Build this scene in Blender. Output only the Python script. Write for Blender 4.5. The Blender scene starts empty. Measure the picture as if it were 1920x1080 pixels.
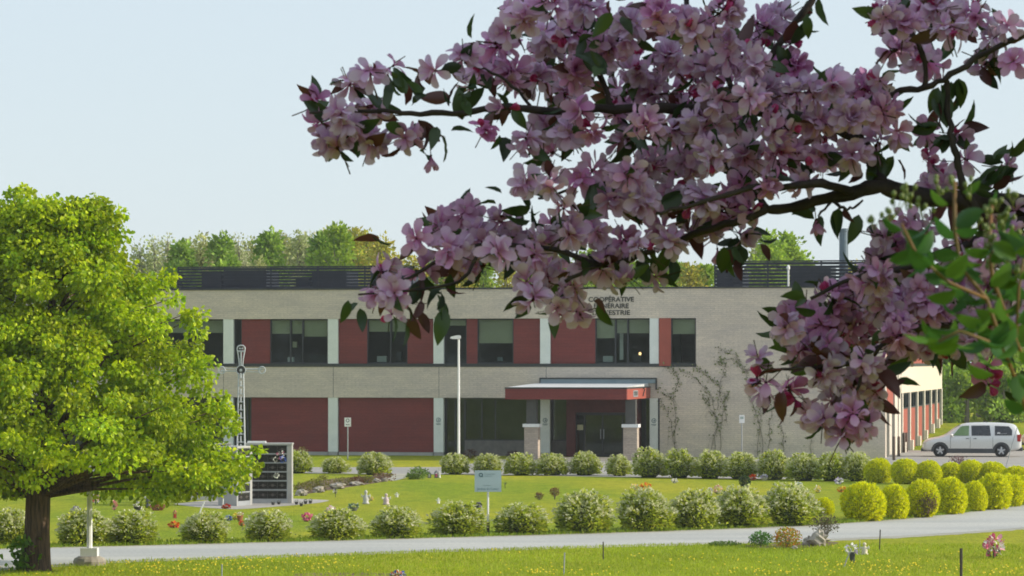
import bpy, math, random
import numpy as np
from mathutils import Vector, Matrix
from math import sin, cos, pi, radians
random.seed(7); RNG = np.random.default_rng(11)

# ------------------------------------------------------------------ camera
F = 6600.0; CH = 4.9; HY = 675.0          # focal length in photo pixels, eye height, horizon row
S = bpy.context.scene
cam = bpy.data.cameras.new('camera'); camo = bpy.data.objects.new('camera', cam)
S.collection.objects.link(camo); S.camera = camo
cam.sensor_width = 36.0; cam.lens = 36.0 * F / 1920.0
cam.shift_y = (HY - 540.0) / 1920.0
cam.clip_start = 0.1; cam.clip_end = 5000
camo.location = (0, 0, CH); camo.rotation_euler = (pi / 2, 0, 0)
cam.dof.use_dof = True; cam.dof.focus_distance = 12.0; cam.dof.aperture_fstop = 32.0

# ------------------------------------------------------------------ sky and sun
SUN_EL = radians(24); SUN_AZ = radians(-4)   # azimuth measured from +X towards +Y
w = bpy.data.worlds.new('World'); S.world = w; w.use_nodes = True
nt = w.node_tree; nt.nodes.clear()
sk = nt.nodes.new('ShaderNodeTexSky'); sk.sky_type = 'NISHITA'; sk.sun_disc = False
sk.sun_elevation = SUN_EL; sk.sun_rotation = pi / 2 - SUN_AZ
sk.altitude = 200; sk.air_density = 1.0; sk.dust_density = 0.7; sk.ozone_density = 1.6
bg = nt.nodes.new('ShaderNodeBackground'); bg.inputs[1].default_value = 0.105
wo = nt.nodes.new('ShaderNodeOutputWorld')
hz = nt.nodes.new('ShaderNodeMix'); hz.data_type = 'RGBA'; hz.inputs[0].default_value = 0.72   # thin even high cloud veiling the sky
hz.inputs[7].default_value = (6.8, 7.75, 8.5, 1)
nt.links.new(sk.outputs[0], hz.inputs[6]); nt.links.new(hz.outputs[2], bg.inputs[0]); nt.links.new(bg.outputs[0], wo.inputs[0])
sl = bpy.data.lights.new('sun', 'SUN'); sl.energy = 4.5; sl.angle = radians(0.5); sl.color = (1.0, 0.90, 0.74)
so = bpy.data.objects.new('sun', sl); S.collection.objects.link(so)
sd = Vector((cos(SUN_EL) * cos(SUN_AZ), cos(SUN_EL) * sin(SUN_AZ), sin(SUN_EL)))
so.rotation_euler = sd.to_track_quat('Z', 'Y').to_euler()
S.view_settings.view_transform = 'Standard'; S.view_settings.look = 'None'
S.view_settings.exposure = 0.17; S.view_settings.gamma = 1.0
S.render.engine = 'CYCLES'
S.cycles.max_bounces = 6; S.cycles.transparent_max_bounces = 12

# ------------------------------------------------------------------ helpers
COL = S.collection
def gp(px, py, zg=0.0):
    d = F * (CH - zg) / (py - HY)
    return ((px - 960) * d / F, d)
def at(px, py, d):
    return ((px - 960) * d / F, d, CH - (py - HY) * d / F)
def tag(o, label=None, cat=None, group=None, kind=None):
    if label: o['label'] = label
    if cat: o['category'] = cat
    if group: o['group'] = group
    if kind: o['kind'] = kind
    return o
def empty(name, loc, rz=0.0, label=None, cat=None, group=None):
    o = bpy.data.objects.new(name, None); COL.objects.link(o)
    o.location = loc; o.rotation_euler = (0, 0, rz); o.empty_display_size = 0.3
    return tag(o, label, cat, group)
KIDS = {}
def link(o, parent):
    COL.objects.link(o)
    if parent is not None:
        o.parent = parent; KIDS.setdefault(parent.name, []).append(o)
    return o
def dup(o, parent=None):
    c = o.copy(); link(c, parent)
    for ch in list(KIDS.get(o.name, [])): dup(ch, c)
    return c

class NB:                       # numeric mesh builder
    def __init__(s): s.v = []; s.l = []; s.n = []; s.c = []; s.m = []; s.k = 0
    def add(s, V, faces, col=(1, 1, 1), mi=0):
        V = np.asarray(V, float); s.v.append(V)
        if len(np.shape(col)) == 1: col = np.tile(np.asarray(col, float), (len(V), 1))
        s.c.append(np.asarray(col, float))
        for f in faces: s.l.append(np.asarray(f, int) + s.k)
        s.n.append(np.array([len(f) for f in faces], int)); s.m.append(np.full(len(faces), mi, int)); s.k += len(V)
    def inst(s, tv, tf, R, T, sc, col, tc=None, mi=0):
        tv = np.asarray(tv, float); N = len(T)
        if N == 0: return
        sc = np.asarray(sc, float)
        if sc.ndim == 0: sc = np.full(N, float(sc))
        if sc.ndim == 1: sc = np.repeat(sc[:, None], 3, 1)
        V = np.einsum('nij,nvj->nvi', R, tv[None] * sc[:, None, :]) + np.asarray(T)[:, None, :]
        nv = len(tv)
        fl = np.concatenate([np.asarray(f, int) for f in tf]); fn = np.array([len(f) for f in tf], int)
        L = (fl[None] + (np.arange(N) * nv)[:, None] + s.k).ravel()
        C = np.repeat(np.asarray(col, float)[:, None, :], nv, 1)
        if tc is not None: C = C * np.asarray(tc)[None]
        s.v.append(V.reshape(-1, 3)); s.c.append(C.reshape(-1, 3)); s.l.append(L)
        s.n.append(np.tile(fn, N)); s.m.append(np.full(N * len(tf), mi, int)); s.k += N * nv
    def box(s, a, b, mi=0, col=(1, 1, 1)):
        x0, y0, z0 = a; x1, y1, z1 = b
        s.add([(x0,y0,z0),(x1,y0,z0),(x1,y1,z0),(x0,y1,z0),(x0,y0,z1),(x1,y0,z1),(x1,y1,z1),(x0,y1,z1)],
              [(3,2,1,0),(4,5,6,7),(0,1,5,4),(1,2,6,5),(2,3,7,6),(3,0,4,7)], col, mi)
    def tube(s, pts, rad, n=7, mi=0, col=(1, 1, 1), cap=True):
        P = [Vector(p) for p in pts]; m = len(P)
        if not hasattr(rad, '__len__'): rad = [rad] * m
        V = []; F_ = []
        prev = None
        for i, p in enumerate(P):
            t = (P[min(i + 1, m - 1)] - P[max(i - 1, 0)]).normalized()
            if prev is None:
                a = t.orthogonal().normalized()
            else:
                a = (prev - t * prev.dot(t)); a = a.normalized() if a.length > 1e-6 else t.orthogonal().normalized()
            prev = a; b = t.cross(a)
            for k in range(n):
                q = 2 * pi * k / n; V.append(p + (a * cos(q) + b * sin(q)) * rad[i])
        for i in range(m - 1):
            for k in range(n):
                F_.append((i*n+k, i*n+(k+1)%n, (i+1)*n+(k+1)%n, (i+1)*n+k))
        if cap: F_.append(tuple(range(n))[::-1]); F_.append(tuple((m-1)*n + k for k in range(n)))
        s.add([tuple(v) for v in V], F_, col, mi)
    def cyl(s, c, r, z0, z1, n=20, mi=0, col=(1,1,1)): s.tube([(c[0], c[1], z0), (c[0], c[1], z1)], r, n, mi, col)
    def disc(s, c, ax, r, t, n=20, mi=0, col=(1,1,1)):      # thick disc with axis ax
        c = Vector(c); ax = Vector(ax).normalized(); s.tube([c - ax*t/2, c + ax*t/2], r, n, mi, col)
    def lathe(s, prof, c=(0,0,0), n=18, mi=0, col=(1,1,1)):
        V = []; F_ = []
        for r, z in prof:
            for k in range(n): V.append((c[0]+r*cos(2*pi*k/n), c[1]+r*sin(2*pi*k/n), c[2]+z))
        for i in range(len(prof)-1):
            for k in range(n): F_.append((i*n+k, i*n+(k+1)%n, (i+1)*n+(k+1)%n, (i+1)*n+k))
        F_.append(tuple(range(n))[::-1]); F_.append(tuple((len(prof)-1)*n+k for k in range(n)))
        s.add(V, F_, col, mi)
    def prism(s, poly, y0, y1, mi=0, col=(1,1,1)):          # polygon in x,z swept along y
        n = len(poly); V = [(x, y0, z) for x, z in poly] + [(x, y1, z) for x, z in poly]
        F_ = [tuple(range(n)), tuple(range(2*n-1, n-1, -1))] + [(i, n+i, n+(i+1)%n, (i+1)%n)[::-1] for i in range(n)]
        s.add(V, F_, col, mi)
    def blob(s, c, r, seed=0, amp=.12, mi=0, col=(1,1,1), nu=14, nv=9):
        rr = random.Random(seed); ph = [(rr.uniform(0,6), rr.uniform(1.5,4), rr.uniform(1.5,4)) for _ in range(5)]
        V = []; F_ = []
        for j in range(nv+1):
            th = pi*j/nv
            for i in range(nu):
                f = 2*pi*i/nu; q = 1 + amp*sum(sin(p+a*round(2)*cos(f)+b*cos(th)*2+a*sin(f)*sin(th)) for p,a,b in ph)/2
                V.append((c[0]+r[0]*q*sin(th)*cos(f), c[1]+r[1]*q*sin(th)*sin(f), c[2]+r[2]*q*cos(th)))
        for j in range(nv):
            for i in range(nu): F_.append((j*nu+i, (j+1)*nu+i, (j+1)*nu+(i+1)%nu, j*nu+(i+1)%nu))
        s.add(V, F_, col, mi)
    def build(s, name, mats, parent=None, smooth=False, label=None, cat=None, group=None, kind=None):
        me = bpy.data.meshes.new(name)
        V = np.concatenate(s.v); L = np.concatenate([np.ravel(x) for x in s.l]); N = np.concatenate(s.n)
        me.vertices.add(len(V)); me.vertices.foreach_set('co', V.astype(np.float32).ravel())
        me.loops.add(len(L)); me.loops.foreach_set('vertex_index', L.astype(np.int32))
        me.polygons.add(len(N)); st = np.concatenate([[0], np.cumsum(N)[:-1]])
        me.polygons.foreach_set('loop_start', st.astype(np.int32))
        me.polygons.foreach_set('loop_total', N.astype(np.int32))
        me.polygons.foreach_set('material_index', np.concatenate(s.m).astype(np.int32))
        me.polygons.foreach_set('use_smooth', np.full(len(N), smooth))
        ca = me.color_attributes.new('Col', 'FLOAT_COLOR', 'POINT')
        C = np.ones((len(V), 4), np.float32); C[:, :3] = np.concatenate(s.c)
        ca.data.foreach_set('color', C.ravel())
        if not isinstance(mats, (list, tuple)): mats = [mats]
        for m in mats: me.materials.append(m)
        me.update(calc_edges=True); me.validate()
        o = bpy.data.objects.new(name, me); link(o, parent)
        return tag(o, label, cat, group, kind)

def frames(Z, roll=None):                       # rotation matrices whose z axis is Z
    Z = np.asarray(Z, float); Z = Z / np.maximum(np.linalg.norm(Z, axis=1, keepdims=True), 1e-9)
    N = len(Z); A = RNG.normal(size=(N, 3)) if roll is None else np.tile(np.asarray(roll, float), (N, 1))
    X = A - (A * Z).sum(1, keepdims=True) * Z; X /= np.maximum(np.linalg.norm(X, axis=1, keepdims=True), 1e-9)
    Y = np.cross(Z, X)
    return np.stack([X, Y, Z], 2)
def yframes(Yd, up=None):                       # rotation matrices whose y axis (leaf length) is Yd
    Yd = np.asarray(Yd, float); Yd = Yd / np.maximum(np.linalg.norm(Yd, axis=1, keepdims=True), 1e-9)
    A = RNG.normal(size=Yd.shape) if up is None else up
    X = np.cross(Yd, A); X /= np.maximum(np.linalg.norm(X, axis=1, keepdims=True), 1e-9)
    Z = np.cross(X, Yd)
    return np.stack([X, Yd, Z], 2)

# ------------------------------------------------------------------ materials
def newmat(name):
    m = bpy.data.materials.new(name); m.use_nodes = True
    n = m.node_tree; b = n.nodes['Principled BSDF']; return m, n, b
def ramp2(n, fac, a, b, p0=.35, p1=.65):
    r = n.nodes.new('ShaderNodeValToRGB'); e = r.color_ramp.elements
    e[0].position = p0; e[1].position = p1; e[0].color = (*a, 1); e[1].color = (*b, 1)
    n.links.new(fac, r.inputs[0]); return r.outputs[0]
def noise(n, scale, detail=4, rough=.6, vec=None, stretch=None):
    t = n.nodes.new('ShaderNodeTexNoise'); t.inputs['Scale'].default_value = scale
    t.inputs['Detail'].default_value = detail; t.inputs['Roughness'].default_value = rough
    if vec is None:
        tc = n.nodes.new('ShaderNodeTexCoord'); vec = tc.outputs['Object']
    if stretch:
        mp = n.nodes.new('ShaderNodeMapping'); mp.inputs['Scale'].default_value = stretch
        n.links.new(vec, mp.inputs[0]); vec = mp.outputs[0]
    n.links.new(vec, t.inputs['Vector']); return t.outputs['Fac']
def mixc(n, fac, a, b, mode='MIX'):
    m = n.nodes.new('ShaderNodeMix'); m.data_type = 'RGBA'; m.blend_type = mode
    for sck, v in ((m.inputs[0], fac), (m.inputs[6], a), (m.inputs[7], b)):
        if hasattr(v, 'links'): n.links.new(v, sck)
        elif hasattr(v, '__len__'): sck.default_value = (*v, 1)
        else: sck.default_value = v
    return m.outputs[2]
def bump(n, b, h, dist=.01, st=.5):
    q = n.nodes.new('ShaderNodeBump'); q.inputs['Distance'].default_value = dist; q.inputs['Strength'].default_value = st
    n.links.new(h, q.inputs['Height']); n.links.new(q.outputs[0], b.inputs['Normal'])
def surf(name, a, b=None, scale=3, rough=.8, metal=0, bmp=0, stretch=None, spec=.3, detail=5):
    m, n, p = newmat(name); b = b or tuple(x * .8 for x in a)
    f = noise(n, scale, detail, stretch=stretch); n.links.new(ramp2(n, f, a, b), p.inputs['Base Color'])
    p.inputs['Roughness'].default_value = rough; p.inputs['Metallic'].default_value = metal
    p.inputs['Specular IOR Level'].default_value = spec
    if bmp: bump(n, p, noise(n, scale * 6, 4, stretch=stretch), bmp)
    return m
def leafmat(name, trans=.4, gloss=.06, rough=.45, var=0.0):
    m = bpy.data.materials.new(name); m.use_nodes = True; n = m.node_tree; n.nodes.clear()
    a = n.nodes.new('ShaderNodeVertexColor'); a.layer_name = 'Col'
    col = a.outputs[0]
    if var:
        f = noise(n, var, 2); col = mixc(n, f, col, mixc(n, 1.0, col, (.55, .55, .6), 'MULTIPLY'))
    d = n.nodes.new('ShaderNodeBsdfDiffuse'); t = n.nodes.new('ShaderNodeBsdfTranslucent')
    g = n.nodes.new('ShaderNodeBsdfGlossy'); g.inputs['Roughness'].default_value = rough
    n.links.new(col, d.inputs[0]); n.links.new(col, t.inputs[0])
    m1 = n.nodes.new('ShaderNodeMixShader'); m1.inputs[0].default_value = trans
    m2 = n.nodes.new('ShaderNodeMixShader'); m2.inputs[0].default_value = gloss
    o = n.nodes.new('ShaderNodeOutputMaterial')
    n.links.new(d.outputs[0], m1.inputs[1]); n.links.new(t.outputs[0], m1.inputs[2])
    n.links.new(m1.outputs[0], m2.inputs[1]); n.links.new(g.outputs[0], m2.inputs[2]); n.links.new(m2.outputs[0], o.inputs[0])
    return m
def brickmat(name, c1, c2, mortar, bw, bh, scale=1.0, along='XZ'):
    m, n, p = newmat(name)
    tc = n.nodes.new('ShaderNodeTexCoord'); sp = n.nodes.new('ShaderNodeSeparateXYZ'); cb = n.nodes.new('ShaderNodeCombineXYZ')
    n.links.new(tc.outputs['Object'], sp.inputs[0])
    ad = n.nodes.new('ShaderNodeMath'); ad.operation = 'ADD'; n.links.new(sp.outputs[0], ad.inputs[0]); n.links.new(sp.outputs[1], ad.inputs[1])
    n.links.new(ad.outputs[0], cb.inputs[0]); n.links.new(sp.outputs[2], cb.inputs[1])
    t = n.nodes.new('ShaderNodeTexBrick'); t.inputs['Scale'].default_value = scale
    t.inputs['Brick Width'].default_value = bw; t.inputs['Row Height'].default_value = bh
    t.inputs['Mortar Size'].default_value = .008; t.inputs['Mortar Smooth'].default_value = .2
    t.inputs['Color1'].default_value = (*c1, 1); t.inputs['Color2'].default_value = (*c2, 1); t.inputs['Mortar'].default_value = (*mortar, 1)
    t.inputs['Bias'].default_value = -.1
    n.links.new(cb.outputs[0], t.inputs['Vector'])
    f = noise(n, .9, 6, .7, vec=cb.outputs[0], stretch=(.5, 1.6, 1))
    r = ramp2(n, f, (.82, .82, .84), (1.1, 1.08, 1.02), .3, .7)
    f2 = noise(n, 14, 3, .6, vec=cb.outputs[0], stretch=(.5, 2.5, 1))
    r2 = ramp2(n, f2, (.86, .86, .86), (1.1, 1.1, 1.1), .35, .65)
    c = mixc(n, 1.0, mixc(n, 1.0, t.outputs[0], r, 'MULTIPLY'), r2, 'MULTIPLY')
    n.links.new(c, p.inputs['Base Color']); p.inputs['Roughness'].default_value = .9
    bump(n, p, t.outputs['Fac'], .012, -.6)
    return m
def glassmat(name):
    m = bpy.data.materials.new(name); m.use_nodes = True; n = m.node_tree; n.nodes.clear()
    t = n.nodes.new('ShaderNodeBsdfTransparent'); t.inputs[0].default_value = (.80, .85, .82, 1)
    g = n.nodes.new('ShaderNodeBsdfGlossy'); g.inputs['Roughness'].default_value = .03; g.inputs[0].default_value = (.8, .9, .9, 1)
    l = n.nodes.new('ShaderNodeFresnel'); l.inputs[0].default_value = 1.6
    ad = n.nodes.new('ShaderNodeMath'); ad.operation = 'MULTIPLY_ADD'; ad.inputs[1].default_value = .38; ad.inputs[2].default_value = .005
    n.links.new(l.outputs[0], ad.inputs[0])
    x = n.nodes.new('ShaderNodeMixShader'); n.links.new(ad.outputs[0], x.inputs[0])
    o = n.nodes.new('ShaderNodeOutputMaterial')
    n.links.new(t.outputs[0], x.inputs[1]); n.links.new(g.outputs[0], x.inputs[2]); n.links.new(x.outputs[0], o.inputs[0])
    return m

M = {}
M['brick'] = brickmat('beige_brick', (.66, .575, .50), (.595, .52, .455), (.50, .44, .385), .40, .10)
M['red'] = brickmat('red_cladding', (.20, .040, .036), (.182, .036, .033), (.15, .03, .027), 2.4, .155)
M['redlit'] = surf('red_sunlit', (.36, .085, .06), (.32, .075, .052), 2, .55)  # lighter copy of the red cladding, sunlight painted into its colour
M['white_col'] = surf('white_concrete', (.78, .80, .76), (.70, .73, .69), 1.5, .6)
M['dark'] = surf('dark_metal', (.045, .05, .055), (.035, .038, .042), 3, .5)
M['slat'] = surf('slat_metal', (.022, .027, .045), (.016, .02, .034), 3, .45)
M['sill'] = surf('sill_metal', (.05, .056, .054), (.04, .044, .044), 3, .5)
M['roof'] = surf('roof_membrane', (.25, .25, .25), (.2, .2, .2), .5, .9)
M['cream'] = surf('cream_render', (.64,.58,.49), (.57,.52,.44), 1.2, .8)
M['concrete'] = surf('concrete', (.40, .40, .385), (.32, .32, .31), 2.5, .85, bmp=.01)
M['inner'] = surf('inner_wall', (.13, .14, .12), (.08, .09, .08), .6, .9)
M['blind'] = surf('roller_blind', (.50, .48, .37), (.45, .43, .33), 1, .9)
M['glass'] = glassmat('window_glass')
M['lightmetal'] = surf('pale_metal', (.66, .68, .69), (.58, .6, .61), 1, .5)
M['bluemetal'] = surf('blue_grey_flashing', (.24, .30, .32), (.2, .26, .28), 1, .5)
M['whitepaint'] = surf('white_paint', (.80, .80, .80), (.72, .72, .72), 2, .5)
M['granite'] = surf('black_granite', (.014, .014, .015), (.028, .026, .026), 18, .25)
M['plaque'] = surf('bronze_plaque', (.10, .09, .085), (.07, .06, .055), 8, .4)
M['galv'] = surf('galvanised', (.36, .38, .40), (.28, .30, .32), 4, .5, .2)
M['signface'] = surf('sign_face', (.40, .50, .53), (.36, .46, .49), 1, .5)
M['signink'] = surf('sign_ink', (.10, .17, .19), (.08, .14, .16), 1, .6)
M['bark'] = surf('maple_bark', (.16, .10, .065), (.045, .032, .022), 5, .95, bmp=.05, stretch=(3.5, 3.5, .45))
M['applebark'] = surf('apple_bark', (.055, .042, .038), (.025, .02, .02), 30, .85, bmp=.003)
M['twig'] = surf('pale_bark', (.26, .23, .18), (.18, .16, .13), 3, .9)
M['leaf'] = leafmat('leaf', .48, .02)
M['bushleaf'] = leafmat('bush_leaf', .4, .015)
M['farleaf'] = leafmat('far_leaf', .35, .02)
M['appleleaf'] = leafmat('apple_leaf', .35, .05, .4)
M['petal'] = leafmat('petal', .38, .015, .6)
M['rock'] = surf('garden_rock', (.46, .42, .36), (.28, .25, .21), 4, .9, bmp=.03)
M['post'] = surf('iron_stake', (.06, .05, .045), (.04, .035, .03), 9, .6)
M['orn'] = leafmat('ornament_paint', .1, .04)
M['vanpaint'] = surf('silver_van_paint', (.72, .72, .71), (.70, .70, .69), 2, .28, .35, spec=.6)
M['cladding'] = surf('grey_plastic', (.07, .075, .08), (.06, .065, .07), 2, .6)
M['tyre'] = surf('tyre_rubber', (.02, .02, .021), (.015, .015, .016), 3, .85)
M['rim'] = surf('alloy', (.62, .63, .65), (.55, .56, .58), 3, .35, .6)
M['carglass'] = surf('car_glass', (.012, .015, .022), (.02, .024, .032), .8, .06, spec=.7)
M['carglass2'] = surf('green_car_glass', (.10, .2, .06), (.16, .26, .12), 1.6, .1, spec=.6)
M['taillight'] = surf('tail_light', (.5, .03, .02), (.4, .02, .02), 3, .3)
M['headlight'] = surf('head_light', (.75, .72, .62), (.6, .58, .5), 5, .15)
M['mulch'] = surf('bare_soil', (.20, .13, .085), (.10, .065, .04), 6, .95, bmp=.03)

def grassmat():
    m, n, p = newmat('lawn_grass')
    g = n.nodes.new('ShaderNodeTexCoord').outputs['Object']
    a = noise(n, .12, 5, .6, vec=g, stretch=(1, .35, 1)); b = noise(n, 2.2, 6, .75, vec=g, stretch=(1, .3, 1)); c = noise(n, 14, 4, .7, vec=g, stretch=(1, .3, 1))
    c1 = ramp2(n, a, (.225, .31, .016), (.385, .385, .028), .38, .64)
    c2 = ramp2(n, b, (.72, .78, .72), (1.22, 1.12, 1.1), .32, .68)
    c3 = ramp2(n, c, (.62, .68, .6), (1.3, 1.25, 1.2), .3, .7)
    x = mixc(n, 1.0, mixc(n, 1.0, c1, c2, 'MULTIPLY'), c3, 'MULTIPLY')
    n.links.new(x, p.inputs['Base Color']); p.inputs['Roughness'].default_value = .95; p.inputs['Specular IOR Level'].default_value = .1
    bump(n, p, c, .12, .9); return m
M['grass'] = grassmat()
def asphalt(name, a, b):
    m, n, p = newmat(name)
    g = n.nodes.new('ShaderNodeTexCoord').outputs['Object']
    f = noise(n, .35, 5, .6, vec=g, stretch=(.25, 1, 1)); f2 = noise(n, 9, 4, .7, vec=g)
    x = mixc(n, 1.0, ramp2(n, f, a, b, .38, .62), ramp2(n, f2, (.86, .86, .86), (1.12, 1.12, 1.12), .35, .65), 'MULTIPLY')
    n.links.new(x, p.inputs['Base Color']); p.inputs['Roughness'].default_value = .85; bump(n, p, f2, .02, .5); return m
M['road'] = asphalt('worn_asphalt', (.47, .465, .43), (.38, .385, .37))
M['lot'] = asphalt('lot_asphalt', (.36, .34, .31), (.30, .29, .27))
M['edge'] = asphalt('gravel_edge', (.42, .40, .33), (.30, .29, .22))
M['pave'] = asphalt('concrete_paving', (.42, .39, .35), (.34, .32, .29))

# ------------------------------------------------------------------ ground
def gz(x, y):
    z = 0.0
    if y < 80: t = min(1, (80 - y) / 78); z = 3.25 * t
    if y > 190: t = min(1, (y - 190) / 28); z = max(z, 1.0 * t * t * (3 - 2 * t))
    return z
nb = NB()
ys = sorted(set([-80, -40, -20, 0, 2] + list(range(4, 80, 4)) + [80, 120, 160, 188] + list(range(190, 222, 3)) + [222, 300, 500, 1000, 2500]))
xs = [-2500, -600, -200, -100, -60, -30, -15, 0, 15, 30, 60, 100, 200, 600, 2500]
V = [(x, y, gz(x, y)) for y in ys for x in xs]; nx = len(xs)
Fc = [(j*nx+i, j*nx+i+1, (j+1)*nx+i+1, (j+1)*nx+i) for j in range(len(ys)-1) for i in range(nx-1)]
nb.add(V, Fc); nb.build('ground', M['grass'], kind='structure', smooth=True)

def interp(pts, n):
    P = np.array(pts, float); t = np.linspace(0, len(P)-1, n); xi = np.arange(len(P))
    out = np.stack([np.interp(t, xi, P[:, k]) for k in range(2)], 1)
    for _ in range(3): out[1:-1] = (out[:-2] + 2*out[1:-1] + out[2:]) / 4
    return out
def strip(name, far, near, mat, z, n=90, jit=0.0, ext=None):
    A = interp([gp(*p) for p in far], n); B = interp([gp(*p) for p in near], n)
    if jit: A[:, 1] += RNG.normal(size=n)*jit; B[:, 1] += RNG.normal(size=n)*jit
    b = NB(); V = [(a[0], a[1], z) for a in A] + [(q[0], q[1], z) for q in B]
    b.add(V, [(n+i, n+i+1, i+1, i) for i in range(n-1)]); return b.build(name, mat, kind='structure')
farE = [(-300,1038),(0,1030),(200,1025),(400,1020),(600,1015),(800,1009.5),(1000,1004),(1200,998),(1400,991),(1550,984),(1700,973),(1800,963),(1920,948),(2100,925),(2300,900)]
nearE = [(-300,1080),(0,1068),(200,1053),(400,1046),(600,1040),(800,1033),(1000,1027.5),(1200,1022),(1400,1016.5),(1550,1012),(1700,1005),(1800,999),(1920,990),(2100,970),(2300,948)]
def off(E, dy): return [(x, y+dy) for x, y in E]
strip('gravel_verge', off(farE, -1.2), off(nearE, 3.0), M['edge'], .004, 160, .12)
strip('road', off(farE, 1.5), off(nearE, -.5), M['road'], .008, 120, .03)
b1f = [(-300,871),(300,871),(580,871),(860,872),(862,858),(1100,858.5),(1400,859),(1700,859)]
strip('drive', [(-300,876),(300,876),(580,876),(840,876),(930,862),(1000,861),(1300,860.5),(1660,860.5),(1760,858)],
      [(-300,887),(300,887),(580,888),(850,890),(1000,892),(1200,895),(1400,898),(1600,899),(1760,900)], M['lot'], .004, 120)
b = NB(); P = [gp(1660, 861), gp(1662, 838.2), gp(1730, 838), gp(2600, 838), gp(2600, 880), gp(1900, 881), gp(1660, 899.5)]
b.add([(x, y, .008) for x, y in P], [tuple(range(7))[::-1]]); b.build('parking_lot', M['lot'], kind='structure')
b = NB(); P = [gp(945, 874), gp(955, 857.5), gp(1235, 857.5), gp(1240, 874)]
b.add([(x, y, .012) for x, y in P], [(0,1,2,3)[::-1]]); b.build('entrance_paving', M['pave'], kind='structure')
def patch(name, pts, mat, z, jit=.3):
    b = NB(); P = interp([gp(*p) for p in pts + [pts[0]]], 60)[:-1]
    b.add([(x, y, z) for x, y in P], [tuple(range(len(P)))]); 
    o = b.build(name, mat, kind='structure'); return o
patch('paved_apron', [(325,945),(400,937),(520,934),(575,936),(622,938),(600,943),(545,948),(440,956),(360,950)], M['pave'], .004)
patch('gravel_pad', [(722,900),(738,889),(790,888),(770,893),(752,899),(738,902)], M['edge'], .008)
patch('flower_bed', [(552,930),(560,906),(620,898),(690,893),(735,890),(728,902),(690,908),(630,917),(590,924)], M['mulch'], .004)
patch('bare_soil', [(555,1076),(590,1074.5),(650,1074),(720,1075),(752,1077),(740,1090),(600,1092),(540,1088)], M['mulch'], .004)
patch('rock_bed', [(1395,1024),(1420,1020),(1480,1021),(1545,1016),(1575,1018),(1560,1024),(1500,1028),(1430,1029)], M['mulch'], .012)

# ------------------------------------------------------------------ the building
BA = radians(11); CX, CY = (1660-960)*175.8/F, 175.8; bc, bs = cos(BA), sin(BA)
def lx(px, y=0.0):
    k = (px-960)/F; return (k*(CY+y*bc) - CX - y*bs) / (bc + k*bs)
def sy(px):                                  # depth along the side wall seen at column px
    k = (px-960)/F; return (k*CY - CX) / (bs - k*bc)
B = empty('funeral_home', (CX, CY, 0), -BA, 'long two-storey beige brick building with red panels, white columns and a canopied entrance', 'building')
Z0, Z1, Z2, Z3, Z4, Z5, ZR = 0.0, 2.97, 4.55, 4.71, 7.02, 8.52, 8.60
XL = lx(-160); DEP = 40.0
wl = NB()
wl.box((XL, 0, Z4), (0, .35, Z5)); wl.box((XL, 0, Z1), (0, .35, Z2))
x13 = lx(1305); x12 = lx(1237)
wl.box((x13, 0, Z2), (0, .35, Z4)); wl.box((x12, 0, -.3), (0, .35, Z1))
wl.box((XL, .36, -.3), (XL+.3, DEP, Z5)); wl.box((XL+.3, DEP-.3, -.3), (-.002, DEP, Z5))
# side wall bands (x = 0 plane, thickness inwards)
ys1 = sy(1662); ys2 = sy(1690)
wl.build('wall', M['brick'], B)
wl = NB(); wl.box((-.35, .352, Z4), (0, DEP, Z5)); wl.box((-.35, ys2, 3.15), (0, DEP-.001, Z2)); wl.build('side_wall', surf('sunlit_side_brick', (.68,.60,.49), (.61,.54,.44), 1.5, .85, stretch=(1,1,4)), B)  # same brick toned lighter and warmer, sun on this side put into the colour
p = NB(); p.box((XL-.05, -.05, Z5), (.05, .42, ZR)); p.box((-.4, .421, Z5), (.05, DEP, ZR)); p.build('parapet_cap', M['dark'], B)
p = NB(); p.box((XL, .36, 8.1), (-.36, DEP-.31, 8.25)); p.build('roof', M['roof'], B)
p = NB(); p.box((XL, -.03, Z2+.002), (x13+.02, .5, Z3)); p.build('sill', M['sill'], B)
p = NB(); p.box((XL, .351, 2.9), (x12-.01, 4, 3.3)); p.box((XL, .501, 4.3), (x13, 4, 4.5)); p.box((XL+.4, 4.01, 0), (x12+.5, 4.2, Z5-.4)); p.box((x13+.3,.4,Z2), (x13+.5,4,Z4)); p.box((x12+.3,.4,0), (x12+.5,4,Z1-.2))
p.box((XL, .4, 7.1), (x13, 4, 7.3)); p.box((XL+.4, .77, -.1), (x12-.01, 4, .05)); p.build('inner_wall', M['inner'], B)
# columns
cols = [(-172,20),(27,20),(228,20),(428,20),(624,20),(822,20),(1022,20)]
for cxp, wd in cols:
    c = NB(); c.box((lx(cxp-9.5), .02, Z3+.003), (lx(cxp+9.5), .33, Z4-.004)); c.build('column', M['white_col'], B)
    c = NB(); c.box((lx(cxp-9), .02, .18), (lx(cxp+9), .33, Z1-.004)); o = c.build('column', M['white_col'], B)
    c = NB(); c.box((lx(cxp-8.5), .03, -.1), (lx(cxp+8.5), .32, .177)); c.build('column_base', M['concrete'], B)
c = NB(); c.box((lx(1218), .02, Z3+.003), (lx(1235), .33, Z4-.004)); c.build('column', M['white_col'], B)
c = NB(); c.box((lx(1218), .02, 0), (lx(1233.5), .33, Z1-.004)); c.build('column', M['white_col'], B)
c = NB(); c.box((lx(1234), .01, 0), (lx(1237), .34, Z1-.004)); c.build('downpipe', M['dark'], B)
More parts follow.
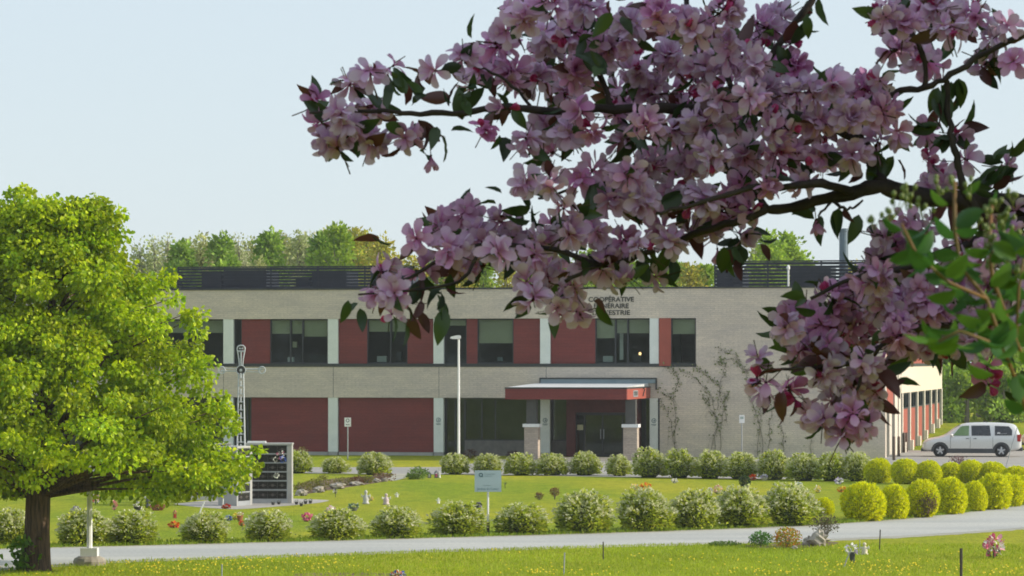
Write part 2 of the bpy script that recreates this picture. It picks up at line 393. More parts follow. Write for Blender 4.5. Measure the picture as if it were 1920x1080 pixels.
# emblems on the lower columns
for cxp in (822, 1022, 1226):
    e = NB(); x = lx(cxp); z = 1.83
    for k in range(16):
        a0, a1 = 2*pi*k/16, 2*pi*(k+1)/16
        for (r0, r1) in ((.085, .12),):
            e.add([(x+r0*cos(a0),.012,z+r0*sin(a0)),(x+r1*cos(a0),.012,z+r1*sin(a0)),(x+r1*cos(a1),.012,z+r1*sin(a1)),(x+r0*cos(a1),.012,z+r0*sin(a1))],[(0,1,2,3)])
    e.add([(x-.03,.011,z-.03),(x+.0,.011,z+.05),(x+.045,.011,z+.03),(x+.04,.011,z-.05)],[(0,3,2,1)])
    e.box((x-.13,.006,z-.20),(x+.13,.014,z-.175)); e.box((x-.10,.006,z-.25),(x+.10,.014,z-.228))
    e.build('emblem', M['signink'], B)
def window(x0, x1, z0, z1, mull=(), blind=0.0, y=.22, low=0, blinds=None, rail=None):
    f = NB(); t = .055
    f.box((x0, y-.04, z0), (x0+t, y+.06, z1)); f.box((x1-t, y-.04, z0), (x1, y+.06, z1))
    f.box((x0+t, y-.04, z0), (x1-t, y+.06, z0+t)); f.box((x0+t, y-.04, z1-t), (x1-t, y+.06, z1))
    for m_ in mull: f.box((m_-.035, y-.035, z0+t), (m_+.035, y+.055, z1-t))
    if rail:
        for zz in rail: f.box((x0+t, y-.03, zz-.03), (x1-t, y+.05, zz+.03))
    fo = f.build('window', M['dark'], B)
    g = NB(); g.box((x0+t, y+.008, z0+t), (x1-t, y+.02, z1-t)); g.build('pane', M['glass'], fo)
    edges = [x0] + list(mull) + [x1]
    bl = blinds if blinds is not None else [blind]*(len(edges)-1)
    q = NB(); any_ = False
    for i, h in enumerate(bl):
        if h > 0: q.box((edges[i]+.06, y+.10, z1-h), (edges[i+1]-.06, y+.115, z1-.06)); any_ = True
    if any_: q.build('blind', M['blind'], fo)
    return fo
def redpanel(px0, px1, z0, z1, y=.14, m='red'):
    r = NB(); r.box((lx(px0), y, z0), (lx(px1), y+.12, z1))
    n_ = max(1, int((z1-z0)/.62)); 
    r.build('red_panel', M[m], B)
W = lambda a: lx(a)
zt, zb = Z4-.01, Z3+.01
window(W(235), W(418), zb, zt, [W(300), W(360)], .7); redpanel(40, 218, zb, zt); window(W(-160), W(17), zb, zt, [W(-60)], .7)
window(W(438), W(452), zb, zt, [], 0); redpanel(452, 505, zb, zt)
window(W(505), W(614), zb, zt, [W(543), W(566)], blinds=[.75, .75, .9])
redpanel(634, 687, zb, zt); window(W(687), W(763), zb, zt, [W(731)], .65); redpanel(763, 812, zb, zt)
window(W(832), W(874), zb, zt, [], .35); redpanel(874, 894, zb, zt); window(W(894), W(962), zb, zt, [], 1.25); redpanel(962, 1012, zb, zt)
redpanel(1032, 1115, zb, zt); window(W(1115), W(1218), zb, zt, [W(1153), W(1176)], blinds=[1.0, .75, .75])
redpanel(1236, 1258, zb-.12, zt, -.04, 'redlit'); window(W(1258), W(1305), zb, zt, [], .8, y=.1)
# ground floor
window(W(235), W(418), .1, Z1-.01, [W(300), W(360)], 0); window(W(40), W(218), .1, Z1-.01, [W(120)], 0); window(W(-160), W(17), .1, Z1-.01, [W(-60)], 0); window(W(438), W(470), .1, Z1-.01, [W(462)], 0)
redpanel(470, 614, .17, Z1-.01, .16); redpanel(634, 812, .17, Z1-.01, .16)
k = NB(); k.box((W(438), .08, -.2), (W(614), .34, .165)); k.box((W(634), .08, -.2), (W(812), .34, .165)); k.build('plinth', M['concrete'], B)
window(W(832), W(868), .1, Z1-.01, [W(850)], 0, y=.5)
window(W(868), W(1012), .78, Z1-.01, [W(900), W(925), W(985)], 0, y=.5); window(W(1032), W(1062), .78, Z1-.01, [], 0, y=.5)
k = NB(); k.box((W(868), .45, -.1), (W(1012), .75, .775)); k.box((W(1032), .45, -.1), (W(1062), .75, .775)); k.build('knee_wall', surf('grey_brick', (.16,.15,.14), (.12,.115,.11), 3, .9), B)
window(W(1196), W(1217), .05, Z1-.01, [W(1207)], 0, y=.5)
# entrance vestibule (projects under the canopy)
v0, v1 = lx(1062, -.6), lx(1196, -.6)
DR = surf('dark_red_vestibule', (.11, .028, .026), (.085, .02, .02), 3, .6)
k = NB(); k.box((v0, -.6, 0), (v0+.45, .6, 2.75)); k.box((v1-.45, -.6, 0), (v1, .6, 2.75)); k.box((v0, -.62, 2.25), (v1, .58, 2.95)); k.build('vestibule', DR, B)
d = NB(); a0, a1 = v0+.46, v1-.46; y = -.35
for xx in (a0, a0+.42, a0+1.35, a1-.36, a1): d.box((xx-.035, y-.03, 0), (xx+.035, y+.05, 2.24))
d.box((a0, y-.028, 0), (a1, y+.048, .14)); d.box((a0, y-.028, 2.1), (a1, y+.048, 2.24)); do = d.build('door', M['dark'], B)
d = NB(); d.box((a0+.03, y, .14), (a1-.03, y+.012, 2.1)); d.build('pane', M['glass'], do)
d = NB(); d.box((a0+1.25, y-.10, .9), (a0+1.29, y-.06, 1.4)); d.box((a0+1.41, y-.10, .9), (a0+1.45, y-.06, 1.4)); d.build('handle', M['galv'], do)
d = NB(); d.box((a0+.06, y-.045, 1.35), (a0+.36, y-.034, 1.62)); d.build('notice', surf('yellow_paper', (.55,.55,.35), (.5,.5,.32), 2, .8), do)
# canopy
cy0, cy1 = -7.6, -.06
XA, XB = lx(947, cy0), lx(1175, cy0)
k = NB(); t_ = .22
k.box((XA, cy0, 2.98), (XB, cy0+t_, 3.50)); k.build('canopy_fascia', M['red'], B)
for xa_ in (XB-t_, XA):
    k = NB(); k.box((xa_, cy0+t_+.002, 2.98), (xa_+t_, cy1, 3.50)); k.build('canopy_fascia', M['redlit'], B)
k = NB(); k.box((XA-.02, cy0-.03, 3.502), (XB+.02, cy0+.25, 3.57)); k.box((XB-.23, cy0+.252, 3.502), (XB+.025, cy1, 3.57)); k.box((XA-.02, cy0+.252, 3.502), (XA+.24, cy1, 3.57)); k.build('canopy_edge', M['sill'], B)
k = NB(); k.add([(XA+.1, cy0+.1, 3.575), (XB-.1, cy0+.1, 3.575), (XB-.1, cy1, 3.72), (XA+.1, cy1, 3.72)], [(0,1,2,3)])
k.add([(XA+.1, cy0+.1, 3.575), (XB-.1, cy0+.1, 3.575), (XB-.1, cy1, 3.72), (XA+.1, cy1, 3.72),(XB-.1, cy1, 3.571)], [(1,4,2)])
k.build('canopy_roof', M['lightmetal'], B)
k = NB(); k.box((XA+t_, cy0+t_, 3.0), (XB-t_, cy1, 3.12)); k.build('soffit', M['dark'], B)
k = NB(); k.box((lx(1014), -.09, 3.72), (lx(1230), -.004, 3.93)); k.build('flashing', M['bluemetal'], B)
k = NB(); k.box((lx(1012), -.12, 3.931), (lx(1232), -.003, 4.0)); k.box((lx(1229.6), -.12, 3.4), (lx(1232), -.003, 3.93)); k.box((lx(1012), -.12, 3.72), (lx(1014), -.003, 3.93)); k.build('flashing_cap', M['sill'], B)
k = NB(); k.box((XB-.002, cy0+2.0, 3.09), (XB+.02, cy0+3.4, 3.41)); so_ = k.build('number_plate', M['galv'], B)
for i_ in range(3):
    k = NB(); k.box((XB+.021, cy0+2.2+.38*i_, 3.15), (XB+.028, cy0+2.45+.38*i_, 3.36)); k.build('digit', M['sill'], so_)
k = NB(); k.tube([(XB+.03, cy0+5.2, 3.5), (XB+.12, cy0+4.9, 3.44), (XB+.04, cy0+4.9, 3.1)], .03); k.build('bracket', M['dark'], B)
for pxp in (1000.5, 1186):
    x = lx(pxp-3, cy0+.6); 
    k = NB(); k.box((x-.34, cy0+.35, 0), (x+.34, cy0+.95, 1.62)); o = k.build('canopy_pillar', brickmat('pillar_brick', (.46,.38,.32), (.38,.32,.27), (.3,.27,.24), .3, .09), B)
    k = NB(); k.box((x-.41, cy0+.28, 1.622), (x+.41, cy0+1.02, 1.78)); k.build('cap', M['whitepaint'], o)
    k = NB(); k.box((x-.25, cy0+.45, 1.782), (x+.25, cy0+.85, 2.978)); k.build('post', surf('grey_post', (.085,.085,.08), (.07,.07,.066), 3, .7), B)
# lettering
def text(s_, size, loc, parent, mat, rot=(pi/2,0,0), name='lettering', off_=.0, ext=.012, sp=1.0, sx=1.0, align='CENTER'):
    c = bpy.data.curves.new(name, 'FONT'); c.body = s_; c.size = size; c.align_x = align; c.extrude = ext; c.offset = off_; c.space_character = sp
    t = bpy.data.objects.new('tmp', c); COL.objects.link(t); bpy.context.view_layer.update()
    me = bpy.data.meshes.new_from_object(t.evaluated_get(bpy.context.evaluated_depsgraph_get())); bpy.data.objects.remove(t)
    me.materials.clear(); me.materials.append(mat); o = bpy.data.objects.new(name, me)
    link(o, parent); o.location = loc; o.rotation_euler = rot; o.scale = (sx, 1, 1); return o
LM = surf('bronze_letters', (.055,.055,.045), (.045,.045,.04), 2, .5)
for s_, zc, wd in (('COOPÉRATIVE', 7.86, 86), ('FUNÉRAIRE', 7.53, 66), ("DE L'ESTRIE", 7.19, 71)):
    o = text(s_, .335, (lx(1146), -.02, zc), B, LM, off_=.006, name='lettering')
    wdt = o.dimensions.x if o.dimensions.x else 1
    bpy.context.view_layer.update(); o.scale.x = (wd/36.9) / max(o.dimensions.x, .1)
# side wall details
Bx = .0
def sbox(nb_, p0, p1, z0, z1, o0=0.0, o1=-.3): nb_.box((min(o0,o1), p0, z0), (max(o0,o1), p1, z1))
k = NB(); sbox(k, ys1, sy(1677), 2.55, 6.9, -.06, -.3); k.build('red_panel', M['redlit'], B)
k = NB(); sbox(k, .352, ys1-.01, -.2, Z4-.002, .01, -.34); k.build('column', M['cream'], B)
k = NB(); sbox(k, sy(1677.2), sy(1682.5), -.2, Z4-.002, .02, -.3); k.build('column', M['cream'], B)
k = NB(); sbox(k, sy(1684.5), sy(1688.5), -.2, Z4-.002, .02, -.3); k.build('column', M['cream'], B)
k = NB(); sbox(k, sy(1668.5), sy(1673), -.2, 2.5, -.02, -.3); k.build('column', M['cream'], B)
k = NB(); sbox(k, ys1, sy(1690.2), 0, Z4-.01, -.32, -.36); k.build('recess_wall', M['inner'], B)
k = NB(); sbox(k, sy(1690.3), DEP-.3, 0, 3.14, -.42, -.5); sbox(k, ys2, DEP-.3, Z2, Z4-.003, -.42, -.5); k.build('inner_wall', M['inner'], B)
edges = [1691.5, 1706, 1720, 1733, 1745.5, 1756, 1764.5]
for i in range(6):
    pa, pb = sy(edges[i]), sy(edges[i+1])
    gap = (pb-pa)*.06
    zbot = gz(0, CY+pa*bc)
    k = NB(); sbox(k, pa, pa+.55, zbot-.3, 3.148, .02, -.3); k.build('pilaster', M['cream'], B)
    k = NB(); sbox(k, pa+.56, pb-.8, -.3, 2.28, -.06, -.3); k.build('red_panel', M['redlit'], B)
    f = NB(); z0, z1 = 2.29, 3.14
    sbox(f, pa+.56, pb-.01, z0, z0+.06, -.08, -.2); sbox(f, pa+.56, pb-.01, z1-.06, z1, -.08, -.2)
    for q in (.0, .33, .66, 1.0):
        yy = pa+.56+(pb-.01-pa-.56-.07)*q; sbox(f, yy, yy+.07, z0+.06, z1-.06, -.08, -.2)
    fo = f.build('window', M['dark'], B)
    g = NB(); sbox(g, pa+.6, pb-.05, z0+.06, z1-.06, -.13, -.14); g.build('pane', M['glass'], fo)
    k = NB(); sbox(k, pb-.79, pb-.01, -.3, 2.28, -.16, -.3); k.build('downpipe_recess', M['dark'], B)
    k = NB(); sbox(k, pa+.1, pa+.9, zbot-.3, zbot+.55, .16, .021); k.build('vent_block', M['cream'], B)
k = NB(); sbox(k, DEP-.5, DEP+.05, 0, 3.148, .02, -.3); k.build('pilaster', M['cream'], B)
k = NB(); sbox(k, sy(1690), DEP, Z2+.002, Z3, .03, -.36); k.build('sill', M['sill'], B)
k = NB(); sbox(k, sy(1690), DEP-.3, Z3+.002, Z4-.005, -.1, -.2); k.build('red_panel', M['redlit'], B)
# roof screens
def screen(px0, px1, z0, z1, yb, n=7):
    x0, x1 = lx(px0, yb), lx(px1, yb)
    root = NB()
    h = (z1-z0)/n
    for i in range(n): root.box((x0, yb, z0+h*i), (x1, yb+.05, z0+h*i+h*.76))
    root.box((x0, yb-.02, z1-.02), (x1, yb+.08, z1+.04))
    o = root.build('roof_screen', M['slat'], B)
    nn = max(2, int((x1-x0)/2.4))
    for i in range(nn+1):
        q = NB(); xx = x0+(x1-x0)*i/nn; q.box((xx-.04, yb+.081, 8.2), (xx+.04, yb+.14, z1)); q.build('screen_post', M['slat'], o)
    return x0, x1
x0, x1 = screen(333, 772, 8.62, 9.74, 1.4)
for (a, b_, h) in ((384, 420, 9.45), (425, 505, 9.6), (590, 655, 9.55), (700, 770, 9.5), (560, 585, 9.2)):
    q = NB(); q.box((lx(a, 3), 2.4, 8.25), (lx(b_, 3), 5.0, h)); q.build('rooftop_unit', M['slat'], B)
x0, x1 = screen(1340, 1640, 8.66, 9.90, 1.4)
for (a, b_, h) in ((1346, 1395, 9.4), (1484, 1560, 9.7), (1600, 1650, 9.7)):
    q = NB(); q.box((lx(a, 3), 2.4, 8.25), (lx(b_, 3), 5.0, h)); q.build('rooftop_unit', M['slat'], B)
q = NB(); xc = lx(1582, 3.2); q.tube([(xc, 3.2, 8.3), (xc, 3.2, 11.45)], .23, 18); q.tube([(xc,3.2,11.46),(xc,3.2,11.6)], .26, 18)
q.build('flue', surf('flue_metal', (.16,.21,.26), (.13,.17,.21), 2, .45, .3), B, smooth=False)
q = NB(); q.tube([(lx(1478, .9), .9, 8.3), (lx(1478,.9), .9, 9.62)], .05); q.blob((lx(1478,.9), .9, 9.55), (.09,.09,.14)); q.build('roof_vent', M['whitepaint'], B)

for pxj in (419, 625, 823, 1024):
    q = NB(); q.box((lx(pxj)-.01, -.003, Z1+.01), (lx(pxj)+.01, .05, Z2-.01)); q.build('control_joint', M['dark'], B)
q = NB(); q.box((lx(1153)+.1, .9, Z3+.2), (lx(1153)+.28, 1.0, Z4-.7)); q.build('interior_door_frame', M['whitepaint'], B)
for pxj, zz_, ww_, hh_, mm_ in ((553, 5.55, .22, .3, M['cream']), (938, 4.85, .28, .2, M['bluemetal']), (598, 4.8, .9, .35, M['cladding']), (545, 4.8, .3, .25, M['lightmetal']), (716, 4.8, .5, .3, M['lightmetal']), (748, 4.8, .3, .5, M['cladding']), (1195, 4.85, .4, .35, M['cladding']), (1140, 4.8, .5, .3, M['lightmetal'])):
    q = NB(); x_ = lx(pxj, .8); q.box((x_-ww_/2, .75, zz_), (x_+ww_/2, 1.0, zz_+hh_)); q.build('desk_item', mm_, B)
lm_ = bpy.data.materials.new('lit_bulb'); lm_.use_nodes = True; lm_.node_tree.nodes['Principled BSDF'].inputs['Emission Color'].default_value = (1, .6, .25, 1); lm_.node_tree.nodes['Principled BSDF'].inputs['Emission Strength'].default_value = 2.5
q = NB(); x_ = lx(1200, .7); q.blob((x_, .7, 5.22), (.07,.07,.08), 1, 0); q.build('lamp_bulb', lm_, B)
# ------------------------------------------------------------------ street furniture
def lamp(px, py, top, label, footing=False, rz=0):
    x, y = gp(px, py); s_ = F/y; H = CH-(top-HY)/s_
    o = empty('street_lamp', (x, y, 0), 0, label, 'lamp post', 'white lamp posts')
    n_ = NB(); n_.tube([(0,0,.0),(0,0,H*.3),(0,0,H-.1)], [.068,.062,.052], 8); n_.build('pole', M['whitepaint'], o)
    n_ = NB(); n_.prism([(-.42,H-.06),(-.36,H+.02),(-.05,H+.09),(.10,H+.07),(.12,H-.06),(-.05,H-.10)], -.11, .11); h = n_.build('lamp_head', M['whitepaint'], o)
    n_ = NB(); n_.box((-.34,-.09,H-.10),(-.10,.09,H-.062)); n_.build('lens', M['lightmetal'], h)
    n_ = NB()
    if footing:
        n_.box((-.20,-.2,.22),(.20,.2,.42)); n_.build('base_plate', M['whitepaint'], o)
        n_ = NB(); n_.lathe([(.36,-.1),(.40,.1),(.36,.17),(.26,.218)], n=14); n_.build('footing', M['rock'], o)
    else: n_.box((-.14,-.14,0),(.14,.14,.05)); n_.build('base_plate', M['galv'], o)
    return o
lamp(860, 868, 632, 'tall white lamp post with small head pointing left, in front of the red panels')
lamp(168, 1060, 560, 'white lamp post on concrete footing rising into the big green tree', True)
def pole_sign(px, py, top, hw, hh, label, cat='sign', name='parking_sign'):
    x, y = gp(px, py); s_ = F/y; H = CH-(top-HY)/s_
    o = empty(name, (x, y, 0), 0, label, cat)
    n_ = NB(); n_.cyl((0,0), .03, 0, H, 8); n_.build('pole', M['galv'], o)
    n_ = NB(); n_.box((-hw,-.05,H-2*hh),(hw,-.032,H)); p_ = n_.build('sign_panel', M['whitepaint'], o)
    return o, p_, H
o, p_, H = pole_sign(652, 862, 783, .16, .22, 'small white parking sign on thin pole before the red wall')
n_ = NB()
for k_ in range(12):
    a0, a1 = 2*pi*k_/12, 2*pi*(k_+1)/12; r0, r1 = .06, .09; zc = H-.14
    n_.add([(r0*cos(a0),-.053,zc+r0*sin(a0)),(r1*cos(a0),-.053,zc+r1*sin(a0)),(r1*cos(a1),-.053,zc+r1*sin(a1)),(r0*cos(a1),-.053,zc+r0*sin(a1))],[(0,1,2,3)])
n_.box((-.09,-.056,H-.36),(.09,-.051,H-.33)); n_.build('symbol', M['sill'], p_)
o, p_, H = pole_sign(1391, 861, 778, .13, .2, 'white sign on thin dark pole against the vine-covered brick wall')
n_ = NB(); n_.box((-.08,-.056,H-.2),(.08,-.051,H-.08)); n_.build('symbol', surf('sign_green', (.35,.42,.4),(.33,.4,.38),2,.6), p_)
# garden sign on a post
x, y = gp(915, 1001); s_ = F/y; zT, zB = CH-(882-HY)/s_, CH-(922-HY)/s_
o = empty('garden_sign', (x, y, 0), 0, 'pale blue-grey sign board with dark logo on a white post beside the road hedge', 'sign')
n_ = NB(); n_.cyl((0,.0), .028, 0, zT, 10); n_.build('post', M['whitepaint'], o)
n_ = NB(); n_.cyl((0,0), .045, 0, .36, 10); n_.build('post_sleeve', M['post'], o)
n_ = NB(); n_.box((-.375,-.06,zB),(.375,-.035,zT)); p_ = n_.build('sign_panel', M['signface'], o)
n_ = NB()
for k_ in range(20):
    a0, a1 = 2*pi*k_/20, 2*pi*(k_+1)/20; r0, r1 = .028, .062; xc, zc = -.20, zT-.125
    n_.add([(xc+r0*cos(a0),-.063,zc+r0*sin(a0)),(xc+r1*cos(a0),-.063,zc+r1*sin(a0)),(xc+r1*cos(a1),-.063,zc+r1*sin(a1)),(xc+r0*cos(a1),-.063,zc+r0*sin(a1))],[(0,1,2,3)])
n_.add([(-.19,-.0635,zT-.187),(-.13,-.0635,zT-.187),(-.15,-.0635,zT-.14)],[(0,1,2)])
n_.build('logo', M['signink'], p_)
INK2 = surf('sign_ink_pale', (.2,.28,.3), (.18,.26,.28), 1, .6)
for s2, sz, xx, zz, al, mm in (('Coopérative', .06, -.10, zT-.115, 'LEFT', INK2), ('funéraire', .06, -.10, zT-.175, 'LEFT', INK2), ('Cimetière', .055, -.03, zB+.165, 'CENTER', INK2), ('Jardins du Coeur', .088, 0, zB+.055, 'CENTER', M['signink'])):
    text(s2, sz, (xx, -.061, zz), p_, mm, ext=.001, align=al)

# stakes, bollards
def stake(px, py, top, label, lean=0.0, r=.016, mat='post', name='stake'):
    x, y = gp(px, py); s_ = F/y; H = (py-top)/s_
    n_ = NB(); n_.tube([(0,0,-.05),(lean*.5,0,H*.5),(lean,0,H)], r, 7); o = n_.build(name, M[mat], None, label=label, cat='stake'); o.location = (x, y, 0)
stake(1131, 1051, 1016, 'thin dark iron stake in the grass in front of the road, right of the sign')
stake(1057, 1079, 1036, 'pale thin stake at the bottom edge below the sign', .02, mat='galv')
stake(416, 1086, 1058, 'short pale stake at the bottom edge on the left', 0, mat='galv')
stake(1649, 1031, 993, 'thin dark stake beside the road, behind the cream figurine', .02)
stake(1802, 1086, 1028, 'thick dark stake at the bottom right corner', 0, .035)
stake(1580, 1066, 1030, 'leaning pale stake left of the dark vase', .20, mat='galv')
stake(1612, 1041, 1012, 'very thin upright stake between the vase and the cream figurine', 0, .01, mat='galv')
stake(383-10, 963, 940, 'leaning white stake under the tree among the grave flowers', .18, .022, 'whitepaint')
stake(417, 954, 935, 'short white stake in front of the niche wall', .03, .018, 'whitepaint')
stake(1884, 880, 802, 'long thin leaning rod in front of the silver van', .55, .018, 'galv')
for px, py, tp, lb in ((1676, 863, 818, 'brown bollard nearest the building corner'), (1685, 856, 818, 'brown bollard second from the building corner'), (1695, 849, 811, 'brown bollard third from the building corner'), (1699.5, 847, 811, 'brown bollard farthest from the building corner')):
    x, y = gp(px, py); H = (py-tp)/(F/y)
    n_ = NB(); n_.lathe([(.075,-.1),(.075,H-.05),(.05,H),(.0,H+.01)], n=12); o = n_.build('bollard', surf('bollard_paint', (.17,.13,.10),(.12,.09,.07),4,.7), None, True, lb, 'bollard', 'bollards beside the side wall'); o.location = (x, y, 0)

# wayside cross
x, y = gp(452, 940); y += 2.2; x = (452-960)*y/F; sc_ = F/y
o = empty('wayside_cross', (x, y, 0), 0, 'tall white lattice metal cross with rounded ends behind the columbarium', 'cross')
WC = M['galv']; WP = surf('cross_paint', (.50,.53,.56), (.40,.43,.46), 5, .5)
zc = CH-(694-HY)/sc_
n_ = NB()
for sx in (-1, 1):
    for sy_ in (-1, 1): n_.tube([(sx*.17, sy_*.12, 0), (sx*.085, sy_*.07, zc-.1)], .022, 6)
nn = 16
for i in range(nn):
    t0 = i/nn; zz = zc*t0; hw = .17-.085*t0; t1 = (i+1)/nn; z2 = (zc-.1)*t1; hw2 = .17-.085*t1
    for sy_ in (-1, 1):
        yy = sy_*(.12-.05*t0)
        n_.box((-hw, yy-.012, zz), (hw, yy+.012, zz+.035))
    n_.tube([(0, -.1, zz), (0, -.09, z2)], .026, 5)
n_.build('lattice_shaft', WP, o)
n_ = NB(); n_.disc((0,-.02,zc), (0,1,0), .175, .10, 20); n_.build('hub', surf('hub_dark', (.06,.055,.055),(.04,.04,.04),6,.5), o)
n_ = NB()
for k_ in range(20):
    a = 2*pi*k_/20; b2 = 2*pi*(k_+1)/20; n_.tube([(.165*cos(a),-.07,zc+.165*sin(a)),(.165*cos(b2),-.07,zc+.165*sin(b2))], .018, 5)
n_.disc((0,-.075,zc),(0,1,0),.05,.03,12); n_.build('hub_ring', WP, o)
def loop_arm(dirx, dirz, L, nm):
    n_ = NB(); px_, pz_ = -dirz, dirx
    def Q(a, b2): return (dirx*a+px_*b2, -.02, zc+dirz*a+pz_*b2)
    if dirz:      # flared head
        pts = [Q(.15, .05), Q(.45, .085), Q(L-.12, .14), Q(L-.05,.125), Q(L, .06), Q(L, -.06), Q(L-.05,-.125), Q(L-.12, -.14), Q(.45, -.085), Q(.15, -.05)]
        n_.tube(pts, .026, 6); n_.tube([Q(.15, 0), Q(L-.18, 0)], .03, 6)
        n_.tube([Q(L-.2, .13), Q(L-.2, -.13)], .03, 6); n_.disc(Q(L-.1, .04), (0,1,0), .035, .06, 10); n_.disc(Q(L-.1, -.05), (0,1,0), .035, .06, 10)
    else:
        n_.tube([Q(.15, .035), Q(L-.16, .035)], .024, 6); n_.tube([Q(.15, -.03), Q(L*.45, -.06), Q(L*.75, -.075), Q(L-.16, -.05)], .016, 6)
        for k_ in range(14):
            a = 2*pi*k_/14; b2 = 2*pi*(k_+1)/14; n_.tube([Q(L-.12+.12*cos(a), .12*sin(a)), Q(L-.12+.12*cos(b2), .12*sin(b2))], .026, 5)
        n_.tube([Q(L-.2,.0),Q(L-.08,.05)], .03, 6)
    n_.build(nm, WP, o)
loop_arm(0, 1, (694-648)/sc_, 'head'); loop_arm(1, 0, .86, 'arm'); loop_arm(-1, 0, .80, 'arm')

# columbarium modules
def module(x, y, rz, w_, d_, h_, rows, label, colsn=4):
    o = empty('columbarium', (x, y, 0), rz, label, 'columbarium', 'niche walls round the cross')
    n_ = NB(); n_.box((-w_/2, .045, 0), (w_/2, d_, h_-.06)); n_.box((w_/2-.0, .0, 0), (w_/2+.14, d_, h_-.06)); n_.box((-w_/2-.06, 0, 0), (-w_/2, d_, h_-.06)); n_.build('body', M['concrete'], o)
    n_ = NB(); n_.box((-w_/2-.08, -.03, h_-.058), (w_/2+.16, d_+.03, h_)); n_.build('cap', surf('pale_cap', (.45,.45,.43),(.38,.38,.37),3,.8), o)
    rh = (h_-.06-.16)/rows
    fr = NB(); fr.box((-w_/2, .0, 0), (w_/2, .044, .16))
    for i in range(rows+1):
        zz = .16+rh*i; 
        if i: fr.box((-w_/2+.03, -.004, zz-.02), (w_/2-.03, .043, zz+.02))
    fr.box((-w_/2, -.005, .161), (-w_/2+.03, .043, h_-.06)); fr.box((w_/2-.03, -.005, .161), (w_/2, .043, h_-.06)); fr.build('frame', M['galv'], o)
    for i in range(rows):
        for j in range(colsn):
            wj = (w_-.06)/colsn; a = -w_/2+.03+wj*j; zz = .16+rh*i+(.0 if i==0 else .02)
            q = NB(); q.box((a+.003, .01, zz+.006), (a+wj-.003, .042, zz+rh-.045)); dr = q.build('niche_door', M['granite'], o)
            if random.random() < .8:
                q = NB(); cx_ = a+wj/2; cz = zz+rh/2-.02
                q.disc((cx_, .006, cz), (0,1,0), .05, .01, 12); q.box((cx_-.12, .003, cz-.008), (cx_+.12, .009, cz+.008)); q.build('plaque', M['plaque'], dr)
    return o
x, y = gp(502, 944)
mA = module(x, y, radians(0), 1.36, .75, 2.06, 6, 'grey-framed columbarium wall with six rows of black niches facing the camera')
x2, y2 = gp(444, 949); ra = radians(65); module(x2+.49*cos(ra), y2+.49*sin(ra), ra, .86, .72, 2.0, 6, 'narrow columbarium wall turned to the right of its neighbour, beside the front-facing one', 2)
x4, y4 = gp(353, 940); module(x4+.65, y4+1.2, radians(12), 1.2, .5, 2.0, 6, 'shaded columbarium wall under the tree, leftmost of the niche walls', 4)

